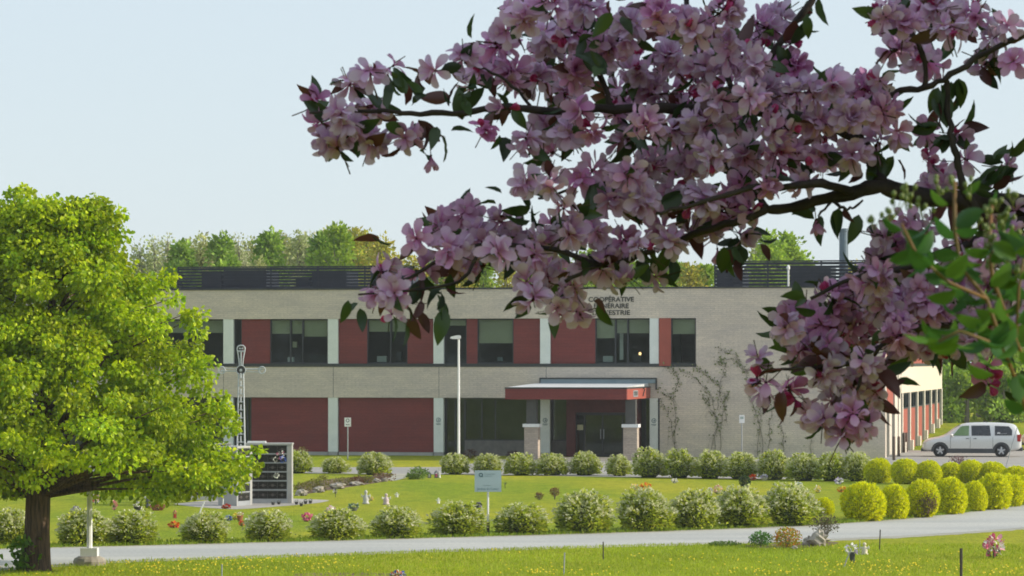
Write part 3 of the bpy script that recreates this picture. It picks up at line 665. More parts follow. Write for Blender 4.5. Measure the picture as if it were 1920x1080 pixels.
# ------------------------------------------------------------------ minivan
def make_van(x, y, rz, label):
    o = empty('minivan', (x, y, 0), rz, label, 'minivan', 'vehicles on the parking lot')
    # stations: x, z_low, z_belt, z_top, halfwidth_belt, halfwidth_top
    st = [(-2.58,.42,.60,.66,.62,.50),(-2.52,.30,.72,.82,.80,.66),(-2.3,.26,.84,.95,.90,.76),(-1.9,.25,.92,1.03,.93,.78),(-1.52,.25,.97,1.09,.94,.78),(-1.2,.25,1.0,1.32,.94,.72),(-.85,.25,1.02,1.58,.94,.68),
          (-.5,.25,1.04,1.75,.94,.68),(0,.25,1.05,1.80,.94,.70),(.8,.25,1.06,1.81,.94,.70),(1.6,.25,1.07,1.79,.94,.69),(2.1,.27,1.07,1.75,.93,.66),(2.32,.30,1.06,1.66,.91,.62),(2.46,.34,1.04,1.3,.88,.72),(2.56,.40,.98,1.05,.82,.72),(2.60,.44,.75,.80,.74,.66)]
    V = []; n_ = NB(); m = 14
    for (xx, zl, zb_, zt_, hb, ht) in st:
        ring = [(-hb*.92, zl), (-hb, zl+.12), (-hb, (zl+zb_)/2), (-hb, zb_), (-(hb*.45+ht*.55), zb_+(zt_-zb_)*.55), (-ht, zt_-.05), (-ht*.6, zt_)]
        ring = ring + [(-a, c_) for a, c_ in ring[::-1]]
        V += [(xx, a, c_) for a, c_ in ring]
    Fs = []
    for i in range(len(st)-1):
        for k_ in range(m): Fs.append((i*m+k_, (i+1)*m+k_, (i+1)*m+(k_+1)%m, i*m+(k_+1)%m))
    Fs.append(tuple(range(m))); Fs.append(tuple((len(st)-1)*m+k_ for k_ in range(m))[::-1])
    n_.add(V, Fs); bd = n_.build('body', M['vanpaint'], o, True)
    md = bd.modifiers.new('s', 'SUBSURF'); md.levels = 1; md.render_levels = 2
    for sgn in (-1, 1):
        def side(poly, name, mat, par=o, t=.012, hb=.945, ht=.70, z0=1.05, z1=1.80):
            q = NB(); 
            def yy(z): f = max(0, (z-z0)/(z1-z0)); return hb-(hb-ht)*(f**1.25)
            P = [(a, sgn*(yy(c_)+.004), c_) for a, c_ in poly]; P2 = [(a, sgn*(yy(c_)-t), c_) for a, c_ in poly]; n2 = len(P)
            q.add(P+P2, [tuple(range(n2)) if sgn < 0 else tuple(range(n2))[::-1]] + [(i, (i+1)%n2, n2+(i+1)%n2, n2+i) for i in range(n2)])
            return q.build(name, mat, par)
        ob = surf
        side([(-1.02,1.12),(-.92,1.17),(-.58,1.56),(-.48,1.62),(-.12,1.64),(-.12,1.12)], 'side_window', M['carglass2'] if sgn < 0 else M['carglass'])
        side([(.02,1.12),(.0,1.64),(.95,1.65),(1.02,1.12)], 'side_window', M['carglass'])
        side([(1.22,1.13),(1.22,1.63),(1.95,1.61),(2.12,1.42),(2.12,1.14)], 'side_window', M['carglass'])
        # lower cladding and arches
        q = NB(); q.box((-1.22, sgn*.90-(.045), .20), (1.22, sgn*.90+.045, .44)); q.build('side_skirt', M['cladding'], o)
        for wx in (-1.62, 1.56):
            q = NB(); pts = [(wx+.42*cos(a), sgn*.915, .33+.42*sin(a)) for a in np.linspace(-.15, pi+.15, 14)]
            q.tube(pts, .045, 8); q.disc((wx, sgn*.86, .36), (0,1,0), .38, .16, 24); q.build('wheel_arch', M['cladding'], o)
            q = NB(); prof = [(.22, -.11), (.30, -.11), (.335, -.08), (.335, .08), (.30, .11), (.22, .11)]
            Vv = []; Ff = []; nn = 28
            for r, t in prof:
                for k_ in range(nn): Vv.append((wx+r*cos(2*pi*k_/nn), sgn*.87+t, .335+r*sin(2*pi*k_/nn)))
            for i in range(len(prof)-1):
                for k_ in range(nn): Ff.append((i*nn+k_, i*nn+(k_+1)%nn, (i+1)*nn+(k_+1)%nn, (i+1)*nn+k_))
            q.add(Vv, Ff); wo_ = q.build('wheel', M['tyre'], o, True)
            q = NB(); q.disc((wx, sgn*.92, .335), (0,1,0), .225, .03, 28); q.disc((wx, sgn*.965, .335), (0,1,0), .06, .03, 14)
            for k_ in range(5):
                a = 2*pi*k_/5+.3; q.tube([(wx+.05*cos(a), sgn*.95, .335+.05*sin(a)), (wx+.21*cos(a), sgn*.955, .335+.21*sin(a))], [.05, .035], 6)
            q.build('rim', M['rim'], wo_)
            q = NB()
            for k_ in range(5):
                a = 2*pi*(k_+.5)/5+.3; q.disc((wx+.15*cos(a), sgn*.936, .335+.15*sin(a)), (0,1,0), .024, .006, 10)
            q.build('rim_gap', M['tyre'], wo_)
        q = NB(); q.blob((-1.02, sgn*1.02, 1.14), (.09,.10,.08)); q.build('mirror', M['vanpaint'], o, True)
        for hx in (-.28, .12): 
            q = NB(); q.box((hx, sgn*.955-.012, .95), (hx+.17, sgn*.955+.012, .985)); q.build('door_handle', M['cladding'], o)
        for sx_ in (-1.08, -.05, 1.12):
            q = NB(); q.box((sx_-.008, sgn*.944-.004, .45), (sx_+.008, sgn*.944+.004, 1.05)); q.build('door_seam', M['cladding'], o)
        q = NB(); q.blob((-2.38, sgn*.74, .72), (.16,.14,.09)); q.build('headlight', M['headlight'], o, True)
        q = NB(); q.box((2.38, sgn*.84-.06, .82), (2.57, sgn*.84+.06, 1.18)); q.build('tail_light', M['taillight'], o)
    q = NB(); q.add([(-1.44,-.66,1.14),(-1.44,.66,1.14),(-.62,.56,1.70),(-.62,-.56,1.70)], [(3,2,1,0)]); q.add([(-1.46,-.66,1.12),(-1.46,.66,1.12),(-.60,.56,1.69),(-.60,-.56,1.69)], [(0,1,2,3)]); q.build('windscreen', M['carglass'], o)
    q = NB(); q.box((-2.63,-.72,.28),(-2.3,.72,.44)); q.build('bumper', M['cladding'], o)
    q = NB(); q.box((2.3,-.78,.32),(2.66,.78,.50)); q.build('bumper', M['cladding'], o)
    q = NB(); q.blob((1.42, -.895, 1.22), (.10,.01,.07)); q.box((1.5,-.905,1.19),(1.85,-.895,1.23)); q.build('decal', M['whitepaint'], o)
    o.scale = (.965,)*3; return o
vx, vy = gp(1822, 856); make_van(vx, vy, radians(-9), 'silver-white minivan with dark lower trim parked facing left')
make_van((1910-960)*192/F+2.65, 192, radians(-4), 'pale vehicle at the right edge behind the silver minivan, only its nose in view')

# ================================================================== vegetation
LV = np.array([(0,0,0),(-.32,.42,.07),(0,1,-.04),(.32,.42,.07)]); LF = [(0,3,2,1)]      # simple leaf, length 1
LV2 = np.array([(0,0,0),(-.42,.3,.1),(-.3,.75,.06),(0,1,-.08),(.3,.75,.06),(.42,.3,.1)]); LF2 = [(0,3,2,1),(0,5,4,3)]
def rdir(N):
    d = RNG.normal(size=(N, 3)); return d / np.linalg.norm(d, axis=1, keepdims=True)
def colmix(N, cols, wts, jit=.12):
    i = RNG.choice(len(cols), N, p=np.array(wts)/sum(wts)); c = np.array(cols)[i]
    return np.clip(c * (1 + RNG.normal(size=(N, 1))*jit), .002, 1)
def leaves(nb_, P, D, size, col, tv=LV2, tf=LF2, up=None, sj=.25):
    N = len(P); sc = size * np.clip(1 + RNG.normal(size=N)*sj, .4, 1.8)
    nb_.inst(tv, tf, yframes(D, up), P, sc, col)

# ---- big maple on the left
mx, my = gp(67, 1070)
o = empty('maple_tree', (mx, my, 0), 0, 'big bright green leafy tree with dark rugged trunk at the left edge', 'tree')
SCm = F/my
prof = [(925,250),(905,350),(880,380),(830,358),(760,305),(700,258),(650,246),(600,238),(540,185),(470,112),(420,98),(390,80),(374,60)]
pz = np.array([CH-(p[0]-HY)/SCm for p in prof]); pr = np.array([p[1]/SCm for p in prof])
crownx = .35
def crad(z): return np.interp(z, pz, pr)
tb = NB(); rt = random.Random(3)
trunk = [(0,0,-.2),(.0,0,.15),(.03,0,.9),(.06,0,1.8),(.15,.05,3.2),(.25,.05,4.6),(.35,0,6.0),(.5,0,7.4)]
tb.tube(trunk, [.42,.36,.30,.29,.22,.16,.10,.04], 14)
clumps = []
lrng = np.random.default_rng(5)
for i in range(340):
    z = lrng.uniform(1.95, 8.5)
    az = lrng.uniform(0, 2*pi); fr = lrng.uniform(.35, 1.0)**.5 * .93
    r = crad(z)*fr; r *= 1 + .13*sin(az*3+z*1.7) + .10*sin(az*7+z*3)
    clumps.append((crownx+r*cos(az)*1.0, r*sin(az)*.8, z + .12*sin(az*5), .34+.3*lrng.random()))
for zt_, xo in ((8.25,.2),(8.5,1.35),(8.6,1.45),(8.5,-.1),(8.55,-.9),(8.2,1.1),(8.4,.8),(8.65,0),(8.2,1.7),(7.7,1.85),(7,-.6),(6.8,-.2),(6.6,-.9),(6.4,.1),(6.2,-.5),(6.9,.4),(5.9,-.8),(6.5,-.5),(7.3,-.8),(5.7,-.2)):
    clumps.append((xo, lrng.uniform(-.5,.5), zt_-.35, .32))
for _k in range(90):
    z = lrng.uniform(1.9, 5.6); r = crad(z)*lrng.uniform(.15,.9); az = lrng.uniform(-pi, 0); clumps.append((crownx+r*cos(az), r*sin(az)*.8, z, .34))
for _k in range(70):
    z = lrng.uniform(2.2, 8.7); az = lrng.uniform(0, 2*pi); r = crad(z)*1.0+.1+.22*lrng.random(); clumps.append((crownx+r*cos(az), r*sin(az)*.8, z+.15, .13+.09*lrng.random()))
for (px_, py_) in ((40,402),(62,394),(75,388),(120,402),(150,400),(172,390),(190,380),(205,390),(222,412),(30,410),(240,440),(330,520),(345,560),(390,590),(388,620),(375,650),(372,700),(400,730),(425,760),(448,800),(468,860),(475,880),(462,905),(420,915),(375,600),(225,420),(232,400),(200,380)):
    clumps.append(((px_-16-67)/SCm, lrng.uniform(-.8,.4), CH-(py_-HY)/SCm, .26))
for (x_, y_, z_, r_) in clumps[::4]:
    zb_ = max(1.7, min(6.5, z_ - .25*math.hypot(x_, y_) - .6)); k_ = np.interp(zb_, [p[2] for p in trunk], range(len(trunk)))
    bx_ = float(np.interp(zb_, [p[2] for p in trunk], [p[0] for p in trunk]))
    r0 = .035+.02*max(0, 5-zb_)/3
    mid = ((bx_+x_)*.5+rt.uniform(-.15,.15), y_*.5+rt.uniform(-.15,.15), (zb_+z_)*.5+rt.uniform(-.05,.25))
    tb.tube([(bx_, 0, zb_), mid, (x_, y_, z_)], [r0, r0*.6, .008], 5)
tb.tube([(.1,-.05,1.75),(.45,-.3,2.1),(.95,-.5,2.25),(1.9,-.8,2.3),(3.2,-1,2.35)], [.12,.10,.07,.045,.015], 8)
tb.tube([(-.05,-.05,1.8),(-.5,-.2,1.75),(-.9,-.3,2.0)], [.03,.025,.01], 6)
tb.tube([(.05,-.05,1.9),(-.2,-.2,2.9),(-.9,-.4,4.1)], [.14,.09,.03], 8)
tb.tube([(.1,-.05,2.1),(.6,-.2,3.4),(1.7,-.5,5.0)], [.14,.09,.03], 8)
tb.build('trunk', M['bark'], o, True)
cb_ = NB()
for (x_, y_, z_, r_) in clumps:
    N = int(160*(r_/.4)**1.6) + 20
    d = rdir(N); rr = r_*RNG.random((N,1))**.45
    P = np.array([x_, y_, z_]) + d*rr*np.array([1.15,1.15,.75])
    D = d*.7 + np.array([0,0,-.55]) + RNG.normal(size=(N,3))*.35
    br = RNG.uniform(.68, 1.22)*np.array([RNG.uniform(.95,1.08), 1, 1])
    c = colmix(N, [(.42,.54,.008),(.33,.47,.010),(.50,.60,.014),(.19,.33,.015)], [5,3,2.5,1.6], .16)*br
    leaves(cb_, P, D, .098, c)
N = 260; P = np.stack([RNG.normal(size=N)*.16-.25, RNG.normal(size=N)*.1-.25, RNG.random(N)**1.0*.75], 1)
leaves(cb_, P, rdir(N)*.6+np.array([0,0,.4]), .12, colmix(N, [(.11,.24,.015),(.17,.3,.02)], [1,1]))
cb_.build('crown', M['leaf'], o)

# ---- hedges
def spirea_mesh(seed, flower):
    rg = np.random.default_rng(seed); g = np.random.default_rng(seed+99)
    N = 3400; a = rg.uniform(0, 2*pi, N); ph = np.arccos(rg.uniform(-.15, 1, N)); rr = rg.random(N)**.28
    lump = 1 + .15*np.sin(a*3+seed) * np.sin(ph*3) + .11*np.sin(a*7+seed*2) + .04*np.sin(a*13)*np.sin(ph*9)
    P = np.stack([np.cos(a)*np.sin(ph)*rr*lump, np.sin(a)*np.sin(ph)*rr*lump, np.cos(ph)*rr*lump*.95+.02], 1)*.5
    P[:, 2] = P[:, 2]*1.55 + .2; P[:, :2] *= (1 - .22*np.clip(.35 - P[:, 2:3], 0, 1))
    P[:, 2] = np.maximum(P[:, 2], .01)
    out = P - np.array([0, 0, .3]); D = out/np.linalg.norm(out, axis=1, keepdims=True) + np.array([0,0,.25]) + rg.normal(size=(N,3))*.45
    fo = NB(); c = colmix(N, [(.46,.52,.035),(.32,.40,.03),(.58,.58,.08),(.16,.22,.025)], [4,4,2,2], .18)
    leaves(fo, P, D, .078, c, LV, LF)
    fl = NB(); M_ = int(330*flower)
    a = rg.uniform(0, 2*pi, M_); ph = np.arccos(np.clip(rg.uniform(.18, 1, M_)**.75, 0, 1)); ph += rg.normal(size=M_)*.1
    L1 = 1 + .15*np.sin(a*3+seed)*np.sin(ph*3) + .11*np.sin(a*7+seed*2)
    Q = np.stack([np.cos(a)*np.sin(ph)*L1, np.sin(a)*np.sin(ph)*L1, np.cos(ph)*L1*.95], 1)*.5; Q[:, 2] = Q[:, 2]*1.5+.22
    D0 = Q - np.array([0,0,.25]); D0 /= np.linalg.norm(D0, axis=1, keepdims=True)
    for k in range(5):
        P2 = Q + D0*(.030*k) + np.array([0,0,-.010*k*k*.5]) + rg.normal(size=Q.shape)*.012
        leaves(fl, P2, D0+rg.normal(size=Q.shape)*.45, .058, colmix(M_, [(.74,.72,.48),(.62,.64,.34),(.50,.56,.20)], [3,3,3], .1), LV, LF)
    return fo, fl
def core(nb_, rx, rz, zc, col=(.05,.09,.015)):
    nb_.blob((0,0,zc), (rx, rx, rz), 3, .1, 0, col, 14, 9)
bushproto = []
hid = None
def gold_mesh(seed, brown=False):
    rg = np.random.default_rng(seed); N = 5200
    a = rg.uniform(0, 2*pi, N); ph = np.arccos(rg.uniform(-.75, 1, N)); rr = 1 - .10*rg.random(N)**2
    lump = 1 + .06*np.sin(a*3+seed+ph*2) + .035*np.sin(a*9+ph*8+seed) + .02*np.sin(a*16)*np.sin(ph*14)
    P = np.stack([np.cos(a)*np.sin(ph), np.sin(a)*np.sin(ph), np.cos(ph)], 1)*(rr*lump)[:, None]*.5; n_ = P/np.linalg.norm(P, axis=1, keepdims=True)
    P[:, 2] += .44; P[:, 2] = np.maximum(P[:, 2], .01)
    D = n_*.9 + rg.normal(size=P.shape)*.5 + np.array([0,0,.3])
    c = colmix(N, [(.78,.78,.004),(.70,.72,.005),(.50,.58,.008),(.84,.82,.006)], [4,4,2,1.5], .13)
    if brown:
        m = rg.random(N) < .9*np.clip(1.6-2.2*np.sqrt((n_[:, 0]+.0)**2+(n_[:, 2]+.15)**2), 0, 1)*(n_[:, 1] < 0); c[m] = colmix(int(m.sum()), [(.20,.14,.09),(.26,.2,.12)], [1,1], .2)
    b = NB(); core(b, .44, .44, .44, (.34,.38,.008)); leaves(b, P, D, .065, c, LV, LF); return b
def stemset(seed):
    b = NB(); r = random.Random(seed)
    for _ in range(9):
        a = r.uniform(0, 2*pi); b.tube([(0,0,-.03),(.12*cos(a),.12*sin(a),.3),(.3*cos(a),.3*sin(a),.6)], [.02,.014,.006], 5)
    return b
ORD = ['first','second','third','fourth','fifth','sixth','seventh','eighth','ninth','tenth','eleventh','twelfth','thirteenth','fourteenth','fifteenth','sixteenth','seventeenth','eighteenth','nineteenth','twentieth']
SP = []
for k in range(5):
    fo, fl = spirea_mesh(20+k, 1.0 if k < 4 else .55)
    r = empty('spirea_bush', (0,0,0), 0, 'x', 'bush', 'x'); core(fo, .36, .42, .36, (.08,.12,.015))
    fo.build('foliage', M['bushleaf'], r); fl.build('blossom', M['bushleaf'], r); stemset(k).build('stems', M['twig'], r); SP.append(r)
GD = []
for k in range(3):
    r = empty('golden_bush', (0,0,0), 0, 'x', 'bush', 'x'); gold_mesh(50+k, k == 2).build('foliage', M['bushleaf'], r); stemset(30+k).build('stems', M['twig'], r); GD.append(r)
used = set()
def place(proto, px, ytop, base, wpx, label, group, tall=1.0, rz=None):
    x, y = gp(px, base); s_ = F/y; W_ = wpx/s_; H_ = (base-ytop)/s_
    y += W_*.4; 
    if proto.name in used: c = dup(proto)
    else: c = proto; used.add(proto.name)
    c.location = (x*(y/(y-W_*.4)), y, -.02); c.scale = (W_/1.0, W_/1.0, H_/tall); c.rotation_euler = (0, 0, random.uniform(0, 6.28) if rz is None else rz)
    tag(c, label, 'bush', group); return c
back = [(560,848,888,46),(628,859,888,46),(702,851,891,56),(853,853,890,48),(915,853,890,48),(975,852,892,54),(1035,853,892,56),(1098,850,892,54),(1160,855,893,44),(1217,843,896,58),(1274,845,897,58),(1332,848,898,60),(1388,851,899,60),(1452,847,900,60),(1507,853,902,60),(1560,852,903,58),(1607,851,903,56)]
near = {0:'half behind the columbarium',3:'just left of the white lamp post',4:'directly above the pale blue-grey sign board',5:'in front of the left canopy pillar',9:'in front of the right canopy pillar'}
for i, (px, t, b_, w_) in enumerate(back):
    lb = 'green spirea, %s from left in back row%s' % (ORD[i], ', '+near[i] if i in near else '')
    place(SP[(i*3) % 4 if i % 5 else 4], px, t, b_, w_*1.02, lb, 'spirea bushes in the back row')
front = [(22,955,1025,72),(160,955,1024,100),(250,957,1022,86),(385,960,1019,84),(503,957,1016,80),(632,954,1013,92),(745,950,1010,86),(860,941,1006,102),(977,944,1003,96),(1095,921,1000,102),(1210,917,997,98),(1300,919,993,92),(1387,914,990,98),(1480,908,987,100)]
fn = {0:'left of the big trunk',1:'behind the footed lamp post',7:'just left of the sign post',8:'just right of the sign post',9:'with pale flower tips, right of the gap',13:'last before the yellow bushes'}
for i, (px, t, b_, w_) in enumerate(front):
    lb = 'cream-tipped spirea, %s from left along near road%s' % (ORD[i], ', '+fn[i] if i in fn else '')
    place(SP[(i*2+1) % 4 if i not in (7, 8, 2) else 4], px, t+4, b_, w_*.97, lb, 'spirea bushes along the near road')
yb_ = [(1648,861,906,48),(1698,862,908,52),(1742,865,908,46),(1783,868,906,42),(1822,864,906,50),(1860,867,906,48),(1905,875,908,50),(1945,873,908,50)]
for i, (px, t, b_, w_) in enumerate(yb_):
    place(GD[i % 2], px, t, b_, w_*1.03, 'rounded golden-yellow bush, %s from left in the back yellow row' % ORD[i], 'golden bushes in the back row', .95)
yf = [(1545,934,966,36),(1620,907,978,78),(1677,911,974,52),(1728,902,971,62),(1782,898,965,60),(1828,904,959,44),(1864,890,956,64),(1893,891,950,54),(1922,893,946,56),(1955,890,940,56)]
fy = {0:'small, half hidden',1:'the largest',3:'with brown patch'}
for i, (px, t, b_, w_) in enumerate(yf):
    place(GD[2] if i == 3 else GD[(i+1) % 2], px, t, b_, w_*1.02, 'rounded golden bush, %s from left in front yellow row%s' % (ORD[i], ', '+fy[i] if i in fy else ''), 'golden bushes in the front row', .95, rz=0.3 if i == 3 else None)

def shrub(name, px, t, b_, w_, cols, wts, label, leaf=.06, N=900, cat='shrub', dense=.4, stems=True, lift=0.0, smat=None):
    x, y = gp(px, b_); s_ = F/y; W_ = w_/s_; H_ = (b_-t)/s_
    o = empty(name, (x, y+W_*.35, 0), 0, label, cat)
    d = rdir(N); rr = RNG.random((N,1))**dense
    P = d*rr*np.array([W_/2, W_/2, H_*(1-lift)/2]) + np.array([0,0,H_*(1+lift)/2]); P[:, 2] = np.maximum(P[:, 2], .005)
    lump = 1 + .15*np.sin(np.arctan2(P[:, 1], P[:, 0])*4)[:, None]; P[:, :2] *= lump
    b = NB(); leaves(b, P, d+np.array([0,0,.3])+RNG.normal(size=d.shape)*.4, leaf, colmix(N, cols, wts, .2), LV, LF); b.build('foliage', M['bushleaf'], o)
    if stems:
        b = NB(); r = random.Random(int(px))
        for _ in range(12):
            a = r.uniform(0, 6.28); f = r.uniform(.4, .95); b.tube([(0,0,-.02),(f*W_*.2*cos(a),f*W_*.2*sin(a),H_*.45),(f*W_*.5*cos(a),f*W_*.5*sin(a),H_*r.uniform(.6,.95))], [.014,.01,.004], 4)
        b.build('stems', smat or M['twig'], o)
    return o
shrub('low_shrub', 1427, 998, 1025, 42, [(.09,.22,.04),(.13,.28,.05)], [1,1], 'low dark green shrub at the left end of the rock bed', .05, 900)
shrub('low_shrub', 1477, 990, 1028, 52, [(.60,.20,.03),(.50,.38,.03),(.25,.34,.02),(.65,.3,.04)], [2,2,3,1], 'round shrub turning orange above green, between the green shrub and the rocks', .05, 1200)
shrub('twiggy_shrub', 1549, 964, 1019, 58, [(.15,.15,.07),(.10,.11,.06),(.14,.08,.06)], [2,2,1], 'sparse brownish-green twiggy shrub growing behind the pale rock', .045, 900, dense=.7, lift=.3)
shrub('low_shrub', 1360, 1017, 1025, 60, [(.10,.2,.02),(.14,.2,.05)], [1,1], 'creeping flat green plant left of the rock bed', .05, 500, stems=False)
shrub('purple_shrub', 1798, 855, 873, 38, [(.14,.05,.06),(.20,.09,.09)], [1,1], 'small purple-leaved shrub behind the yellow bushes, below the van', .07, 260, dense=.7)
shrub('conifer', 1397, 892, 915, 20, [(.035,.07,.03),(.05,.09,.035)], [1,1], 'small dark green upright conifer behind the near spirea row', .06, 500)
for i, (px, t, b_, w_, cc, lb) in enumerate([
    (566,905,924,36,0,'brownish-green shrub beside the columbarium, first in the rock-edged bed'),(588,898,919,30,1,'tallest olive shrub in the rock-edged bed'),(604,890,922,26,0,'thin shrub in the rock-edged bed behind the third rock'),
    (642,896,911,44,0,'wide low shrub in the middle of the rock-edged bed'),(668,894,910,32,2,'reddish shrub right of the middle of the rock-edged bed'),(688,893,906,24,1,'pale shrub next to the dark red hedge clump'),
    (718,886,903,44,2,'dark red-brown clipped clump at the right end of the rock-edged bed')]):
    shrub('bed_shrub', px, t, b_, w_, [[(.22,.2,.04),(.16,.17,.03)],[(.2,.24,.04),(.25,.2,.05)],[(.19,.08,.045),(.15,.1,.04)]][cc], [1,1], lb, .06, 420)['group'] = 'shrubs in the rock-edged bed'
shrub('grass_clump', 783, 877, 899, 38, [(.18,.28,.04),(.13,.22,.04)], [1,1], 'loose light green clump of tall plants beside the gravel pad', .09, 420)
shrub('grass_clump', 772, 889, 899, 26, [(.2,.3,.03),(.16,.26,.03)], [1,1], 'low green tuft in front of the loose clump by the gravel pad', .06, 300)
shrub('small_shrub', 1011, 923, 937, 15, [(.2,.11,.06),(.24,.15,.06)], [1,1], 'small reddish shrub on the lawn, left of the darker one', .05, 200)
shrub('small_shrub', 1040, 914, 937, 18, [(.16,.06,.04),(.2,.09,.05)], [1,1], 'small dark red shrub on the lawn right of the sign board', .05, 260, lift=.3)
shrub('small_shrub', 566, 838, 857, 30, [(.25,.2,.06),(.2,.22,.04)], [1,1], 'thin yellowish shrub against the red wall above the first back-row bush', .08, 120, dense=.8)
shrub('dark_shrub', 882, 843, 860, 26, [(.08,.03,.025),(.10,.05,.03)], [1,1], 'dark red shrub by the glazed front left of the entrance', .07, 260)
shrub('dark_shrub', 961, 846, 861, 22, [(.05,.02,.02),(.07,.03,.025)], [1,1], 'dark rounded shrub left of the canopy pillar', .07, 260)

# rocks
for i, (px, b_, w_, h_, lb) in enumerate([(565,930,24,13,'pale flat rock at the left end of the flower bed'),(597,924,22,12,'pale rock second from the left in the bed edging'),(632,917,30,12,'largest pale rock of the bed edging'),(668,911,26,8,'long low rock of the bed edging'),(706,905,14,8,'small rock near the right end of the bed edging'),(722,903,14,7,'last small rock at the right end of the bed edging'),
    (1536,1025,34,30,'large pale upright rock in front of the twiggy shrub'),(1515,1024,20,16,'smaller grey rock left of the large pale rock'),(1490,1030,12,7,'tiny stone below the orange shrub')]):
    x, y = gp(px, b_); s_ = F/y; n_ = NB(); n_.blob((0,0,h_/s_*.42), (w_/s_/2, w_/s_*.4, h_/s_*.58), i+5, .22, nu=12, nv=8)
    ro = n_.build('rock', M['rock'], None, False, lb, 'rock', 'garden rocks'); ro.location = (x, y+w_/s_*.3, 0)

# ---- climbing plants on the brick wall
def vine(paths, label, seed):
    r = random.Random(seed); px0, py0 = paths[0][0]
    o = empty('climbing_vine', (CX, CY, 0), -BA, label, 'climbing plant', 'vines on the brick wall')
    st, lf = NB(), NB()
    for path in paths:
        P = [(lx(a), -.03-r.random()*.03, CH-(b_-HY)*(CY-lx(a)*bs)/F) for a, b_ in path]
        Q = []
        for i in range(len(P)-1):
            for t in np.linspace(0, 1, 6)[:-1]: Q.append(tuple(P[i][k]*(1-t)+P[i+1][k]*t + (r.gauss(0, .04) if k != 1 else 0) for k in range(3)))
        Q.append(P[-1]); st.tube(Q, [.018-.011*i/len(Q) for i in range(len(Q))], 4)
        dens = 6 if min(p[1] for p in path) < 760 else 4
        for q in Q[len(Q)//6:]:
            n = dens if r.random() < .75 else 2
            C_ = np.array(q) + np.random.default_rng(r.randrange(9999)).normal(size=(n,3))*np.array([.09,.02,.09]); C_[:, 1] = -np.abs(C_[:, 1]+.02)-.03
            leaves(lf, C_, rdir(n)*np.array([1,.5,1]), .10, colmix(n, [(.18,.24,.08),(.24,.28,.11),(.15,.16,.08)], [2,2,1], .2), LV, LF)
        for q in Q[::4]:
            st.tube([q, (q[0]+r.uniform(-.4,.4), q[1], q[2]+r.uniform(-.5,.1)), (q[0]+r.uniform(-.5,.5), q[1], q[2]-r.uniform(.3,1.0))], [.005,.004,.002], 4)
    st.build('stems', M['twig'], o); lf.build('foliage', M['bushleaf'], o)
vine([[(1262,860),(1268,800),(1262,745),(1272,715),(1262,690),(1245,688)],[(1268,860),(1258,790),(1240,750)],[(1262,745),(1240,735)]], 'thin climbing vine beside the white column at the left of the plain wall', 1)
vine([[(1330,860),(1345,800),(1338,750),(1322,725),(1300,705),(1270,690)],[(1350,860),(1352,800),(1360,745),(1340,715),(1322,698),(1300,688)],[(1338,860),(1345,790),(1330,760),(1318,740)],[(1362,790),(1358,760),(1366,735)],[(1345,770),(1350,720),(1362,680),(1345,678)]], 'densest climbing vine, fanning out right of the upper window', 2)
vine([[(1430,860),(1428,800),(1412,760),(1400,700),(1380,665),(1345,650)],[(1420,860),(1424,790),(1432,740)],[(1445,860),(1444,800),(1448,750)],[(1400,700),(1375,672),(1343,678)]], 'climbing vine in the middle of the plain wall behind the blossoms', 3)
vine([[(1470,860),(1468,820),(1464,790)],[(1520,860),(1522,820)]], 'short sparse vine low on the wall right of the small sign', 4)

